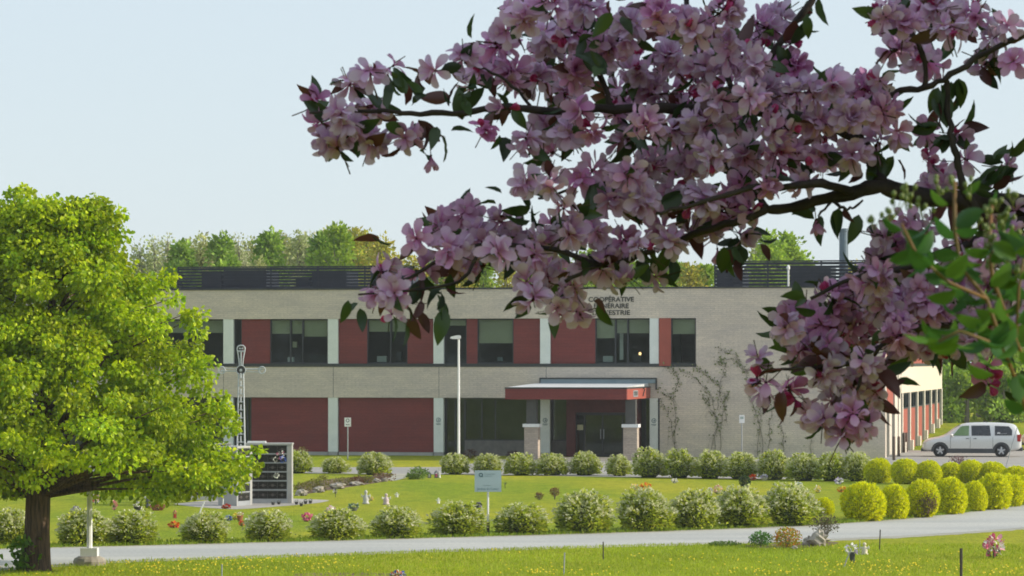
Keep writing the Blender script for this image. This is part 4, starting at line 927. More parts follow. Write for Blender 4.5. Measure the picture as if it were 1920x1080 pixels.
# ---- grave ornaments and flowers
def orn(px, b_, wp, hp, kind, cols, label, name=None, cat=None):
    x, y = gp(px, b_); s_ = F/y; W_ = wp/s_; H_ = hp/s_
    names = {'bouquet':('flower_bouquet','flowers'),'vase':('flower_vase','vase'),'figure':('garden_figurine','figurine'),'basket':('flower_basket','basket'),'pinwheel':('pinwheel','pinwheel'),'pot':('flower_pot','pot'),'lantern':('grave_lantern','lantern'),'ball':('flower_ball','flowers')}
    nm, ct = names[kind]; o = empty(name or nm, (x, y, 0), random.uniform(-.3,.3), label, cat or ct)
    b = NB(); r = random.Random(int(px*7+b_)); g = np.random.default_rng(int(px*3+b_))
    def head(z, rx, rz, cols_, N=60, sz=None, nm_='petals'):
        q = NB(); d = rdir(N); P = d*np.array([rx,rx,rz])*g.uniform(.6,1,(N,1))+np.array([0,0,z]); P[:, 2] = np.maximum(P[:, 2], .01)
        leaves(q, P, d+g.normal(size=d.shape)*.3, sz or max(rx*.5,.03), colmix(N, cols_, [1]*len(cols_), .1), LV2, LF2); q.build(nm_, M['orn'], o)
    green = [(.06,.12,.03),(.09,.16,.04)]
    if kind in ('bouquet', 'ball'):
        q = NB(); q.tube([(0,0,0),(0,0,H_*.6)], .02, 6, 0, (.06,.12,.03)); q.build('stem', M['orn'], o)
        head(H_*.62, W_*.5, H_*.4, cols, 90); head(H_*.25, W_*.35, H_*.2, green, 30, None, 'leaves')
    elif kind == 'vase':
        q = NB(); q.lathe([(W_*.18,0),(W_*.22,H_*.1),(W_*.28,H_*.5),(W_*.24,H_*.6)], n=12, col=cols[-1]); q.build('vase', M['orn'], o); head(H_*.75, W_*.5, H_*.28, cols[:-1] or cols, 60)
    elif kind == 'basket':
        q = NB(); q.lathe([(W_*.3,0),(W_*.42,H_*.3),(W_*.45,H_*.45)], n=14, col=cols[-1]); q.build('basket', M['orn'], o)
        q = NB(); q.tube([(-W_*.42,0,H_*.4),(-W_*.25,0,H_*.85),(0,0,H_),(W_*.25,0,H_*.85),(W_*.42,0,H_*.4)], .012, 5, 0, cols[-1]); q.build('handle', M['orn'], o); head(H_*.6, W_*.45, H_*.25, cols[:-1] or cols, 70)
    elif kind == 'figure':
        q = NB(); q.lathe([(W_*.40,0),(W_*.42,H_*.08),(W_*.30,H_*.16),(W_*.36,H_*.35),(W_*.26,H_*.6),(W_*.10,H_*.72),(W_*.20,H_*.80),(W_*.20,H_*.9),(W_*.08,H_)], n=14, col=cols[0]); q.build('body', M['orn'], o, True)
        for sg in (-1, 1):
            q = NB(); q.tube([(sg*W_*.25,0,H_*.6),(sg*W_*.5,-.02,H_*.5),(sg*W_*.48,-.05,H_*.72)], [W_*.1,W_*.08,W_*.04], 6, 0, cols[-1]); q.build('wing', M['orn'], o, True)
    elif kind == 'pinwheel':
        q = NB(); q.tube([(0,0,0),(0,0,H_*.75)], .012, 6, 0, (.04,.04,.04)); q.build('stick', M['orn'], o)
        q = NB()
        for k in range(6):
            a = k*pi/3; R_ = W_*.5; zc_ = H_*.75
            q.add([(0,-.02,zc_),(R_*cos(a),-.03,zc_+R_*sin(a)),(R_*.8*cos(a+.7),-.06,zc_+R_*.8*sin(a+.7))],[(0,1,2)], cols[k % len(cols)])
            q.add([(0,-.025,zc_),(R_*cos(a),-.035,zc_+R_*sin(a)),(R_*.8*cos(a+.7),-.065,zc_+R_*.8*sin(a+.7))],[(2,1,0)], cols[k % len(cols)])
        q.build('wheel', M['orn'], o)
    elif kind == 'pot':
        q = NB(); q.lathe([(W_*.3,0),(W_*.42,H_*.55),(W_*.46,H_*.56),(W_*.46,H_*.66)], n=12, col=cols[0]); q.build('pot', M['orn'], o); head(H_*.8, W_*.4, H_*.22, cols[1:] or green, 40)
    elif kind == 'lantern':
        q = NB(); q.box((-W_*.4,-W_*.4,0),(W_*.4,W_*.4,H_*.12),0,cols[0])
        for a in (-1,1):
            for c_ in (-1,1): q.box((a*W_*.3-.01,c_*W_*.3-.01,H_*.12),(a*W_*.3+.01,c_*W_*.3+.01,H_*.7),0,cols[0])
        q.lathe([(W_*.5,H_*.7),(W_*.2,H_*.9),(.02,H_)], n=8, col=cols[0]); q.build('frame', M['orn'], o)
        q = NB(); q.lathe([(W_*.2,H_*.12),(W_*.2,H_*.55)], n=10, col=cols[-1]); q.build('candle', M['orn'], o)
    return o
WH=(.75,.75,.70); PK=(.65,.12,.25); RD=(.60,.03,.02); OR=(.75,.22,.03); YL=(.75,.55,.05); DK=(.05,.05,.05); BL=(.06,.12,.45); LI=(.45,.38,.55); CR=(.68,.62,.48); PC=(.7,.4,.28); GN=(.10,.2,.08); TE=(.35,.14,.07)
orn(142,966,15,18,'basket',[WH,LI,DK],'white and grey flower basket behind the second road bush')
orn(179,946,13,18,'bouquet',[RD,WH],'red and white flowers just right of the footed lamp post')
orn(214,957,11,17,'bouquet',[PC,PK],'pale pink flowers on a stick left of the dark statue')
orn(258,957,16,16,'basket',[WH,CR,DK],'white flower basket left of the dark statue under the tree')
orn(278,952,14,34,'figure',[(.12,.12,.12),WH],'dark statue with white base and orange top under the tree')
orn(296,957,20,9,'bouquet',[TE,(.4,.12,.08)],'low reddish plant right of the dark statue')
orn(326,930,10,12,'bouquet',[YL,CR],'small yellow flowers farthest back beneath the tree')
orn(326,990,18,10,'bouquet',[OR,RD,YL],'orange and yellow flowers left of the fourth road bush')
orn(328,972,8,16,'lantern',[TE,RD],'small reddish lantern beneath the tree')
orn(424,954,13,7,'bouquet',[RD,TE],'low red flowers in front of the grey columbarium block')
orn(429,977,10,9,'ball',[BL,(.12,.16,.5)],'small blue flower ball on the lawn')
orn(441,975,10,12,'bouquet',[YL,(.5,.6,.1)],'yellow flowers beside the terracotta pot')
orn(450,977,14,16,'pot',[TE,WH,PC],'terracotta pot with white flowers on the lawn')
orn(453,987,9,10,'ball',[RD,(.7,.05,.03)],'bright red flower ball in front of the terracotta pot')
orn(467,985,14,11,'bouquet',[WH,(.6,.7,.5)],'white flowers left of the fifth road bush')
orn(575,978,16,14,'ball',[PK,(.75,.2,.35)],'big pink flower ball on the lawn between two road bushes')
for i, (px, b_) in enumerate(((512,947),(523,946),(556,946),(565,949),(573,945),(582,944))):
    orn(px, b_, 8, 8, 'pot', [DK, (.2,.22,.2)], 'small dark pot, %s from the left in the row before the niche wall' % ORD[i])['group'] = 'dark pots before the niche wall'
orn(621,966,14,16,'bouquet',[(.75,.45,.5),WH],'pale pink flowers peeping over the sixth road bush')
orn(629,933,11,16,'pinwheel',[WH,DK,LI],'black and white pinwheel on the lawn beside the flower bed')
orn(663,958,18,14,'basket',[(.45,.5,.4),GN,(.15,.16,.14)],'grey-green basket right of the pink flowers on the lawn')
orn(686,945,16,26,'figure',[(.5,.5,.48),WH],'white angel figure with sticks on the lawn')
orn(696,939,8,7,'ball',[YL,CR],'small pale yellow flower beside the white angel figure')
orn(724,946,16,21,'figure',[(.55,.45,.45),WH],'pinkish-white statue with raised wings on the lawn')
orn(744,932,8,9,'figure',[(.65,.65,.55),WH],'tiny white figure behind the winged statue')
orn(822,944,8,11,'figure',[WH,WH],'small white figure behind the seventh road bush')
orn(805,896,8,12,'lantern',[(.12,.13,.13),WH],'small grey cone-roofed lantern, the left one by the back row')
orn(818,896,9,14,'lantern',[(.14,.14,.15),PK],'small grey lantern with pink base, the right one by the back row')
orn(824,896,6,12,'figure',[WH,WH],'tiny white figure next to the lanterns by the back row')
orn(897,953,12,10,'bouquet',[LI,DK],'lilac flowers left of the white sign post')
orn(947,915,6,12,'pinwheel',[(.2,.2,.06),GN],'thin dark plant marker right of the sign board')
orn(1189,919,12,10,'bouquet',[YL,CR],'yellow flowers, the left of two above the road bushes')
orn(1210,919,18,11,'bouquet',[OR,YL],'orange flowers, the right of two above the road bushes')
orn(1265,906,10,8,'ball',[WH,CR],'white flower ball on the far lawn near the back row')
orn(1331,930,9,15,'bouquet',[WH,LI],'white flowers above the eleventh road bush')
orn(1346,927,14,16,'bouquet',[PC,CR],'peach flowers behind the near row')
orn(1412,901,11,10,'bouquet',[OR,RD],'bright orange flowers right of the small conifer')
orn(1433,901,14,12,'basket',[WH,LI,CR],'white basket of flowers in front of the back row')
orn(1497,913,12,8,'bouquet',[WH,(.5,.6,.55)],'pale white flowers above the last road spirea')
orn(1533,924,10,12,'bouquet',[WH,YL],'white and yellow flowers above the small golden bush')
orn(1573,908,14,10,'bouquet',[WH,LI],'white flowers at the edge of the back row near the golden bushes')
orn(1579,923,14,9,'bouquet',[YL,OR],'bright yellow flowers left of the big golden bush')
orn(1598,1055,20,33,'vase',[WH,LI,(.05,.055,.06)],'dark slim vase with white flowers near the bottom right')
orn(1621,1040,17,23,'figure',[CR,WH],'cream figurine beside the dark vase')
o = orn(1863,1047,32,42,'bouquet',[PK,(.75,.35,.45),WH],'large pink and white bouquet in the bottom right grass')
orn(746,1083,22,10,'bouquet',[OR,WH,BL],'orange and white flowers at the bottom edge on bare soil')
# flowers fixed to the niche wall
x, y = gp(502, 944)
for (dx, dz, cols, sz, lb) in ((.44,1.66,[PK,WH],.09,'pink and white flowers high on the niche wall'),(.53,1.50,[BL,(.1,.2,.6)],.08,'blue flowers high at the right of the niche wall'),(.27,1.5,[WH,CR],.06,'white figure hung left of the blue flowers on the niche wall'),(.30,.98,[WH,(.7,.75,.6)],.07,'small white posy hung in the middle of the niche wall')):
    b = NB(); d = rdir(40); leaves(b, d*np.array([sz,sz*.6,sz*1.1])+np.array([0,-.06,0]), d, sz*.6, colmix(40, cols, [1]*len(cols))); q = b.build('wall_posy', M['orn'], None, label=lb, cat='flowers'); q.location = (x+dx, y, dz)
b = NB(); b.box((0,0,0),(.62,.4,.06)); q = b.build('stone_slab', M['whitepaint'], None, label='white slab lying on top of the niche wall', cat='slab'); q.location = (x-.70, y+.05, 2.063)

# ---- trees behind the building
TYPES = {
 'green': ([(.22,.36,.045),(.27,.42,.05),(.32,.46,.06)], .32, 1.0, 'dense green'),
 'bright': ([(.30,.44,.035),(.36,.49,.045),(.22,.35,.03)], .30, .9, 'fresh bright green'),
 'pale': ([(.38,.42,.14),(.46,.46,.2),(.28,.34,.09)], .24, .75, 'pale spring-green'),
 'sparse': ([(.40,.47,.18),(.48,.50,.24),(.30,.37,.12)], .2, .6, 'thin greyish'),
 'bare': ([(.50,.53,.28),(.56,.56,.34),(.40,.48,.20)], .18, .55, 'almost bare whitish'),
 'gold': ([(.46,.42,.05),(.38,.42,.05),(.52,.44,.06)], .25, .6, 'golden yellow-green'),
}
def tree(px, ptop, wpx, kind, d, label, group, zb=None, hfrac=.85, n=1.0, up=1.25):
    cols, lf, dn, _ = TYPES[kind]; s_ = F/d; zt_ = CH+(HY-ptop)/s_; zb = gz((px-960)/s_, d) if zb is None else zb; H = zt_-zb; Wd = wpx/s_
    o = empty('tree', ((px-960)/s_, d, zb), 0, label, 'tree', group)
    g = np.random.default_rng(int(px*13+ptop)); tb_ = NB()
    tb_.tube([(0,0,-.3),(.05,0,H*.3),(.1,.05,H*.62),(0,0,H*.97)], [.16+H*.008,.13,.08,.02], 7)
    b = NB(); nc = int(34*max(1,Wd/3)*(H/8)); ch = H*hfrac; z0 = H-ch
    for i in range(nc):
        t = g.random()**.8; z = z0+ch*t*.96; prof_ = (sin(pi*min(1,(t*.86+.14))**up)**.62)*(1-.25*t); az = g.uniform(0, 6.28); fr = g.uniform(.25,1)**.5
        r = Wd*.56*prof_*fr*(1+.18*sin(az*3+px)); c = np.array([r*cos(az), r*sin(az), z])
        if i % 2 == 0 or kind in ('bare','sparse'): tb_.tube([(.05,0,max(.3*H, z-r*.9-.8)), (c[0]*.6,c[1]*.6,z-.3), tuple(c+np.array([0,0,.35]))], [.05,.03,.012], 4)
        m = int(62*dn*n)+3; dd = g.normal(size=(m,3)); dd /= np.linalg.norm(dd, axis=1, keepdims=True)
        cr = .42+.3*g.random(); P = c+dd*g.random((m,1))**.5*cr*np.array([1,1,1.25 if kind in ('bare','sparse','pale') else .9])
        leaves(b, P, dd+np.array([0,0,.1])+g.normal(size=dd.shape)*.4, lf, colmix(m, cols, [3,3,2][:len(cols)], .15)*g.uniform(.82,1.2), LV, LF)
    tb_.build('trunk', M['twig'], o); b.build('crown', M['farleaf'], o)
BT = [(262,460,34,'sparse',228),(290,452,40,'sparse',232),(315,440,22,'bare',228),(338,458,50,'green',226),(360,452,30,'pale',240),(382,444,34,'pale',236),(414,442,52,'green',224),(398,455,30,'pale',248),(447,440,46,'bare',238),(470,448,40,'pale',246),(505,434,56,'green',226),(488,470,40,'pale',222),(528,440,34,'pale',244),(545,446,36,'pale',250),(562,437,34,'sparse',236),(578,430,34,'bare',244),(600,436,46,'green',228),(632,424,62,'bright',226),(616,432,30,'pale',250),(662,422,60,'gold',236),(690,428,52,'gold',230),(718,440,50,'gold',224),(742,470,50,'gold',234),
 (780,478,60,'gold',230),(820,486,60,'bright',236),(860,490,60,'gold',228),(905,488,60,'bright',234),(950,492,64,'gold',230),(1000,486,60,'bright',232),(1050,482,60,'bright',228),(1105,470,70,'bright',224),(1150,462,60,'bright',228),(1195,488,50,'bright',234),(1232,496,46,'bright',228),(1268,494,44,'green',236),(1295,490,44,'gold',226),(1322,496,40,'bright',232),
 (1442,432,62,'bright',222),(1478,436,44,'bright',226),(1420,458,34,'pale',230),(1505,472,26,'bright',234),(1660,480,60,'gold',236),(1605,490,60,'gold',240),(276,466,60,'pale',250),(330,464,70,'bright',252),(380,462,70,'pale',252),(440,462,70,'bright',254),(500,460,80,'pale',256),(560,456,80,'bright',252),(620,450,80,'gold',254),(680,450,80,'bright',256),(1130,484,80,'green',240),(1010,500,80,'green',242),(880,502,90,'bright',242),(1210,502,80,'gold',242),(1300,503,70,'bright',240)]
cnt = {}
for (px, tp, w_, kd, d) in BT:
    cnt[kd] = cnt.get(kd, 0)+1
    nmk = TYPES[kd][3]
    where = 'above the left roof screen' if px < 770 else ('above the middle of the roof' if px < 1340 else 'above the right roof screen')
    tree(px, tp+2, w_*1.4, kd, d, '%s tree %s, %s %s one' % (nmk, where, ORD[cnt[kd]-1], nmk.split()[-1]), 'trees behind the building', hfrac=.62)
RT = [(1775,600,60,'green',226),(1800,560,80,'bright',232),(1835,520,90,'green',240),(1860,560,80,'bright',224),(1895,540,90,'green',230),(1925,560,90,'bright',226),(1960,540,90,'green',238),(1785,690,44,'green',219),(1812,700,50,'bright',219),(1848,680,56,'bright',220),(1880,700,50,'green',219),(1910,690,50,'bright',219),(1740,600,80,'green',245),(2010,560,100,'green',232),(1945,690,60,'green',222)]
for i, (px, tp, w_, kd, d) in enumerate(RT):
    tree(px, tp, w_*1.15, kd, d, '%s tree behind the minivan, %s from left' % (TYPES[kd][3], ORD[sorted(range(len(RT)), key=lambda k: RT[k][0]).index(i)]), 'trees behind the minivan', hfrac=.97, n=1.15, up=1.0)

# ================================================================== flowering crabapple in the foreground
PXM = 1/F
def petal_tpl(openness, L=1.0, width=.36, curl=.15, base=.06):
    """one petal pointing along +y when fully open, hinged towards +z when closed; returns verts (grid), faces, u"""
    nu, nv = 7, 3; V = []; U = []
    for i in range(nu):
        u = i/(nu-1)
        hw = width*float(np.interp(u, [0,.2,.4,.62,.82,.93,1], [.12,.30,.66,1.0,1.02,.78,.36]))*1.06
        ang = (pi/2)*openness + curl*(u-.4)*(-1 if openness < .75 else .9)
        for j in range(nv):
            v = (j/(nv-1)-.5)*2
            r = base + L*u
            cup = .20*(v*v)*hw*1.6 + .06*sin(u*5)
            y = r*sin(ang) - cup*cos(ang)*0.9; z = r*cos(ang) + cup*sin(ang)
            V.append((v*hw, y + (.0 if openness > .5 else .25*hw*(1-v*v)), z)); U.append(u)
    Fc_ = [(i*nv+j, i*nv+j+1, (i+1)*nv+j+1, (i+1)*nv+j) for i in range(nu-1) for j in range(nv-1)]
    return np.array(V), Fc_, np.array(U)
PALE = np.array((.71,.61,.78)); PINK = np.array((.58,.22,.48)); HOT = np.array((.62,.08,.24)); SEP = np.array((.10,.035,.03)); STEM = np.array((.10,.09,.04))
def flower_tpl(openness, seed, npet=5, bud=False):
    g = np.random.default_rng(seed); V = []; Fs = []; C = []; k = 0
    layers = [(npet, openness, 1.0)] + ([(3, openness*.62, .72)] if (not bud and seed == 9) else [])
    for (n_, op, sc_) in layers:
        for i in range(n_):
            a = 2*pi*i/n_ + g.normal()*.13 + (.5 if sc_ < 1 else 0)
            v, f, u = petal_tpl(np.clip(op+g.normal()*.08, .03, 1.25), L=sc_*1.1*(1+g.normal()*.08), width=(.275 if not bud else .42)*sc_*(1+g.normal()*.08), curl=g.uniform(.0,.5))
            R_ = np.array([[cos(a),-sin(a),0],[sin(a),cos(a),0],[0,0,1]])
            v = v @ R_.T; V.append(v); Fs += [tuple(q+k for q in ff) for ff in f]; k += len(v)
            if bud: c = HOT[None]*(1-u[:, None]*.2) + PINK[None]*u[:, None]*.2
            else:
                t = np.clip((u-.10)*1.6, 0, 1)[:, None]*.85+.1; c = PINK[None]*(1-t) + PALE[None]*t; c = c*(1 - .10*np.abs(np.arange(len(u))%3-1)[:, None]*0)
            C.append(c)
    # calyx and receptacle
    n = 6; ring = [(.0,0,-.16)] + [(.10*cos(2*pi*i/n), .10*sin(2*pi*i/n), -.04) for i in range(n)] + [(.07*cos(2*pi*i/n), .07*sin(2*pi*i/n), .08) for i in range(n)]
    V.append(np.array(ring)); Fs += [(k, k+1+(i+1)%n, k+1+i) for i in range(n)] + [(k+1+i, k+1+(i+1)%n, k+1+n+(i+1)%n, k+1+n+i) for i in range(n)]; C.append(np.tile(SEP, (len(ring),1))); k += len(ring)
    if not bud and openness > .4:
        for i in range(9):
            a = 2*pi*i/9; r = .16+.1*g.random(); h = .28+.12*g.random(); q = .018
            st = np.array([(0,0,.05),(r*cos(a)-q,r*sin(a),h),(r*cos(a)+q,r*sin(a),h),(r*cos(a),r*sin(a),h+.05)])
            V.append(st); Fs += [(k,k+1,k+2),(k+1,k+3,k+2)]; C.append(np.array([(.5,.35,.35),(.6,.5,.2),(.6,.5,.2),(.6,.45,.15)])); k += 4
    # pedicel
    pv = []; m = 4; 
    for j, (z, off_) in enumerate(((-.14,0),(-.9,.06),(-1.7,.0))):
        for i in range(m): pv.append((.035*cos(2*pi*i/m)+off_, .035*sin(2*pi*i/m), z))
    V.append(np.array(pv)); Fs += [(k+j*m+i, k+(j+1)*m+i, k+(j+1)*m+(i+1)%m, k+j*m+(i+1)%m) for j in range(2) for i in range(m)]; C.append(np.tile(STEM, (len(pv),1))); k += len(pv)
    return np.concatenate(V), Fs, np.concatenate(C)
OPEN = [flower_tpl(.95, 1), flower_tpl(.80, 2), flower_tpl(.62, 3), flower_tpl(.5, 4), flower_tpl(1.1, 5), flower_tpl(.7, 6), flower_tpl(.36, 7), flower_tpl(.85, 9)]
BUDS = [flower_tpl(.05, 31, bud=True), flower_tpl(.12, 32, bud=True)]
def apple_leaf_tpl():
    V = []; nu = 7
    for i in range(nu):
        u = i/(nu-1); hw = .235*sin(pi*u**.8)**.8 if 0 < u < 1 else .004
        for j in range(3):
            v = j-1; V.append((v*hw, u, .10*abs(v)*hw*4 - .28*u*u + .02*((i+j) % 2)))
    return np.array(V), [(i*3+j, i*3+j+1, (i+1)*3+j+1, (i+1)*3+j) for i in range(nu-1) for j in range(2)]
ALV, ALF = apple_leaf_tpl()
LEAFC = [(.035,.07,.02),(.05,.09,.025),(.085,.03,.03),(.11,.035,.03),(.025,.05,.02)]

AD = 4.85
atree = empty('crabapple_tree', (3.3, 5.9, gz(3.3, 5.9)), 0, 'pink flowering crabapple with dark branches reaching in from the right', 'tree')
AO = Vector(atree.location)
def ap(px, py, d): 
    x, y, z = at(px, py, d); return (x-AO.x, y-AO.y, z-AO.z)
def poly(pts, r0, r1, name='branch', n=8, wob=.0):
    P = [Vector(ap(*p)) for p in pts]; Q = []
    for i in range(len(P)-1):
        a = P[max(i-1,0)]; b = P[i]; c = P[i+1]; d = P[min(i+2,len(P)-1)]
        for t in (0, .25, .5, .75):
            q = .5*((2*b)+(c-a)*t+(2*a-5*b+4*c-d)*t*t+(3*b-a-3*c+d)*t*t*t)
            Q.append(q + Vector((random.gauss(0,wob), random.gauss(0,wob), random.gauss(0,wob))))
    Q.append(P[-1]); m = len(Q)
    nbx = NB(); nbx.tube([tuple(q) for q in Q], [(r0+(r1-r0)*i/(m-1))*PXM*AD*(1+.10*sin(i*2.1)+.06*sin(i*5.3)) for i in range(m)], n)
    return nbx.build(name, M['applebark'], atree, True)
D0 = AD
BR = [
 ([(2300,470,5.3),(2100,430,5.1),(1960,392,4.9),(1850,380,4.9),(1720,366,4.88),(1650,350,4.85),(1600,360,4.85),(1500,384,4.85),(1440,394,4.85)], 27, 8),
 ([(1440,394,4.85),(1390,412,4.85),(1330,430,4.86),(1270,452,4.88),(1220,475,4.85),(1170,490,4.85),(1120,498,4.82),(1060,528,4.82)], 8, 4),
 ([(1650,350,4.85),(1642,310,4.88),(1610,262,4.9),(1560,235,4.92),(1480,215,4.92),(1380,203,4.9),(1270,206,4.9),(1150,204,4.88),(1050,207,4.86),(950,202,4.85),(870,210,4.85),(790,213,4.84),(720,208,4.84),(640,208,4.83),(580,212,4.83)], 16, 2.2),
 ([(1600,360,4.85),(1540,345,4.8),(1480,350,4.78),(1420,352,4.78),(1360,365,4.78),(1300,385,4.78),(1230,400,4.78)], 9, 3),
 ([(1440,394,4.85),(1400,340,4.9),(1340,300,4.92),(1260,290,4.95),(1170,320,4.95),(1080,350,4.93),(1010,372,4.9)], 7, 2.5),
 ([(1120,498,4.82),(1050,470,4.85),(980,460,4.86),(900,462,4.86),(840,475,4.86),(770,520,4.84),(715,545,4.84)], 6, 2.5),
 ([(900,462,4.86),(870,520,4.83),(810,540,4.83),(740,548,4.83),(672,552,4.82)], 4, 1.8),
 ([(1150,204,4.88),(1120,140,4.9),(1080,80,4.92),(1020,20,4.94),(980,-60,4.95)], 6, 4),
 ([(1380,203,4.9),(1360,130,4.92),(1300,70,4.92),(1285,0,4.92),(1270,-90,4.95)], 6, 5),
 ([(1380,203,4.9),(1420,140,4.86),(1480,60,4.85),(1530,-10,4.85),(1600,-90,4.9)], 6, 7),
 ([(1000,206,4.86),(960,160,4.85),(910,130,4.85),(870,118,4.85)], 3.5, 2),
 ([(1100,-40,5.0),(1150,60,5.0),(1180,120,5.0),(1190,200,5.0)], 5, 3),
 ([(1610,262,4.9),(1640,200,4.88),(1680,172,4.86),(1735,165,4.85),(1780,140,4.85),(1850,100,4.87),(1960,50,4.9),(2200,0,5.0)], 6, 6),
 ([(1735,165,4.85),(1730,100,4.85),(1700,40,4.85),(1690,-60,4.86)], 5, 5),
 ([(1774,150,4.85),(1778,210,4.85),(1786,262,4.84),(1795,300,4.84),(1806,345,4.84),(1830,400,4.85)], 5, 8),
 ([(1960,392,4.9),(1880,430,4.85),(1780,470,4.82),(1700,500,4.8),(1640,510,4.8),(1580,530,4.8),(1520,560,4.8)], 10, 3),
 ([(1980,560,4.9),(1880,600,4.85),(1780,610,4.82),(1700,620,4.8),(1650,650,4.8),(1600,680,4.8),(1540,690,4.8),(1480,692,4.79),(1425,700,4.78)], 9, 2.2),
 ([(1650,650,4.8),(1620,700,4.8),(1600,750,4.8),(1585,800,4.8)], 4, 2),
 ([(1230,475,4.85),(1250,440,4.85),(1290,410,4.85)], 3, 2),
 ([(1560,372,4.85),(1575,388,4.84),(1600,392,4.84),(1618,375,4.84)], 4, 2),
 ([(1560,376,4.85),(1540,400,4.84),(1530,420,4.84)], 3, 1.5),
]
for pts, r0, r1 in BR: poly(pts, r0, r1, wob=.0012)
# trunk and main limb, right of the frame
tk = NB()
H0 = Vector(ap(2300,470,5.3))
tk.tube([(0,0,-.2),(0,0,.3),(-.05,.02,1.0),(-.1,-.1,1.5),tuple((Vector((-.1,-.1,1.5))+H0)/2+Vector((0,0,.12))),tuple(H0)], [.16,.13,.11,.09,.05,.022], 12)
tk.tube([(-.05,.02,1.0),(.1,.1,1.9),(-.2,-.1,3.0),(-.9,-.5,3.9)], [.10,.08,.05,.02], 10)
tk.tube([(.1,.1,1.9),(.8,-.1,2.7),(1.3,-.4,3.5)], [.06,.04,.015], 8)
tk.build('trunk', M['applebark'], atree, True)

CL = [(592,196,16,'b'),(604,228,24,0),(642,215,32,0),(618,262,28,0),(662,246,32,0),(690,268,30,0),(635,280,20,0),(655,155,24,1),(692,140,26,0),(735,125,16,0),(700,210,24,1),(762,262,26,0),(808,292,14,'h'),(820,133,20,0),(868,108,26,0),(902,130,30,0),(936,88,32,0),(885,160,24,1),(905,245,18,'b'),(950,60,24,0),
(985,28,38,0),(1020,80,42,0),(960,140,34,0),(1010,150,36,1),(1062,60,42,0),(1100,18,42,0),(1082,130,42,0),(1132,88,42,0),(1055,180,34,1),(1020,240,34,0),(985,265,26,0),(1070,262,36,0),(1112,240,26,0),(1040,288,16,0),(1035,10,30,0),
(1180,58,46,0),(1240,28,44,0),(1190,130,42,0),(1250,110,42,0),(1160,180,36,1),(1230,180,40,0),(1300,60,44,0),(1352,28,44,0),(1312,130,42,0),(1370,100,46,0),(1430,60,42,0),(1422,120,36,0),(1290,190,36,1),(1350,182,38,0),(1470,28,30,0),(1480,80,26,0),(1400,180,34,0),(1210,232,34,0),(1262,250,34,0),(1165,268,24,0),(1320,240,42,0),(1382,232,38,1),(1440,180,42,0),(1488,125,30,'p'),(1502,180,46,0),(1562,160,36,0),(1622,165,38,0),(1650,150,22,0),(1460,240,46,0),(1532,230,42,0),(1592,220,42,0),(1650,210,40,0),(1682,245,24,0),(1642,270,28,0),(1342,290,42,0),(1402,290,42,1),(1462,300,38,0),(1542,300,42,0),(1598,290,26,0),(1282,310,40,0),(1222,312,38,0),(1172,330,36,0),(1114,318,30,0),(1150,370,36,0),(1202,380,42,0),(1262,370,36,1),(1312,382,44,0),(1362,396,40,'p'),(1390,350,32,0),(1330,430,24,0),(1240,430,28,0),(1090,340,28,0),(1032,342,28,0),(986,340,28,0),(1060,385,22,0),
(872,402,30,0),(822,430,32,0),(786,445,24,0),(902,450,36,0),(850,470,36,0),(942,418,28,0),(962,460,34,0),(1012,448,34,0),(1062,440,32,0),(1112,432,32,0),(1000,478,24,0),(722,505,28,0),(790,510,28,1),(740,552,26,0),(762,570,16,'b'),(702,548,24,0),(856,505,26,0),(905,500,26,0),(736,590,12,0),(990,530,30,0),(1030,520,32,0),(1000,562,28,0),(1070,540,32,0),(1045,578,26,0),(1085,585,22,0),(1130,500,30,0),(1170,455,26,0),(1180,525,20,0),(1228,518,16,0),(1150,520,20,0),
(1345,467,12,'h'),(1530,412,12,'h'),(1385,440,24,1),
(1655,28,34,0),(1692,50,36,0),(1732,28,36,0),(1782,60,36,0),(1675,95,30,0),(1722,110,36,0),(1762,18,36,0),(1832,28,32,0),(1862,78,30,0),(1886,50,24,0),(1902,118,18,0),(1842,118,22,1),(1735,115,20,'p'),
(1748,300,16,'b'),(1762,352,34,0),(1812,300,16,0),(1740,245,14,1),(1790,250,14,1),(1880,310,14,1),
(1650,442,28,0),(1682,450,34,0),(1732,420,28,0),(1702,490,44,0),(1640,520,44,0),(1602,545,38,0),(1662,570,44,0),(1562,562,38,0),(1502,590,36,0),(1542,612,38,0),(1612,620,44,0),(1682,622,44,0),(1742,580,44,0),(1792,540,44,0),(1802,610,44,0),(1742,648,36,0),(1562,652,38,0),(1622,680,32,0),(1480,618,32,0),(1850,690,14,'b'),(1852,720,12,'b'),(1862,650,22,0),(1422,678,24,0),(1434,722,26,0),(1420,712,12,'b'),(1502,655,32,0),(1542,700,34,0),(1600,722,34,0),(1640,738,32,0),(1562,752,28,0),(1602,780,36,0),(1545,790,28,0),(1580,820,22,0),(1618,800,26,0),(1490,745,8,'b'),(1520,775,22,0),(1850,480,40,0),(1900,560,40,0),(1880,440,36,0),(1790,470,36,0),(1850,600,34,0),(1700,420,26,0),(1905,300+100,20,0),
(1478,730,16,'b'),(1850,540,30,0),(1700,565,34,0),(1205,465,28,0),(1255,458,26,0),(1295,438,26,0),(1150,488,26,0),(1100,505,26,0),(930,470,26,0),(860,480,26,0),(1090,210,26,0),(1150,215,26,0),(950,205,18,0),(1400,395,28,0),(1440,340,26,0),(1500,340,22,0),(1720,620,38,0),(1770,642,34,0),(1822,640,32,0),(1690,655,26,1),(1765,600,36,0),(1860,400,30,1),(1900,450,36,1),(1850,385,24,1),(1915,620,30,0),(1905,505,36,1),(1650,490,30,0),(1640,560,36,0),(1720,540,38,0),(1580,590,34,0)]
grng = np.random.default_rng(77)
lf_b = NB(); clusters = []; extra = NB()
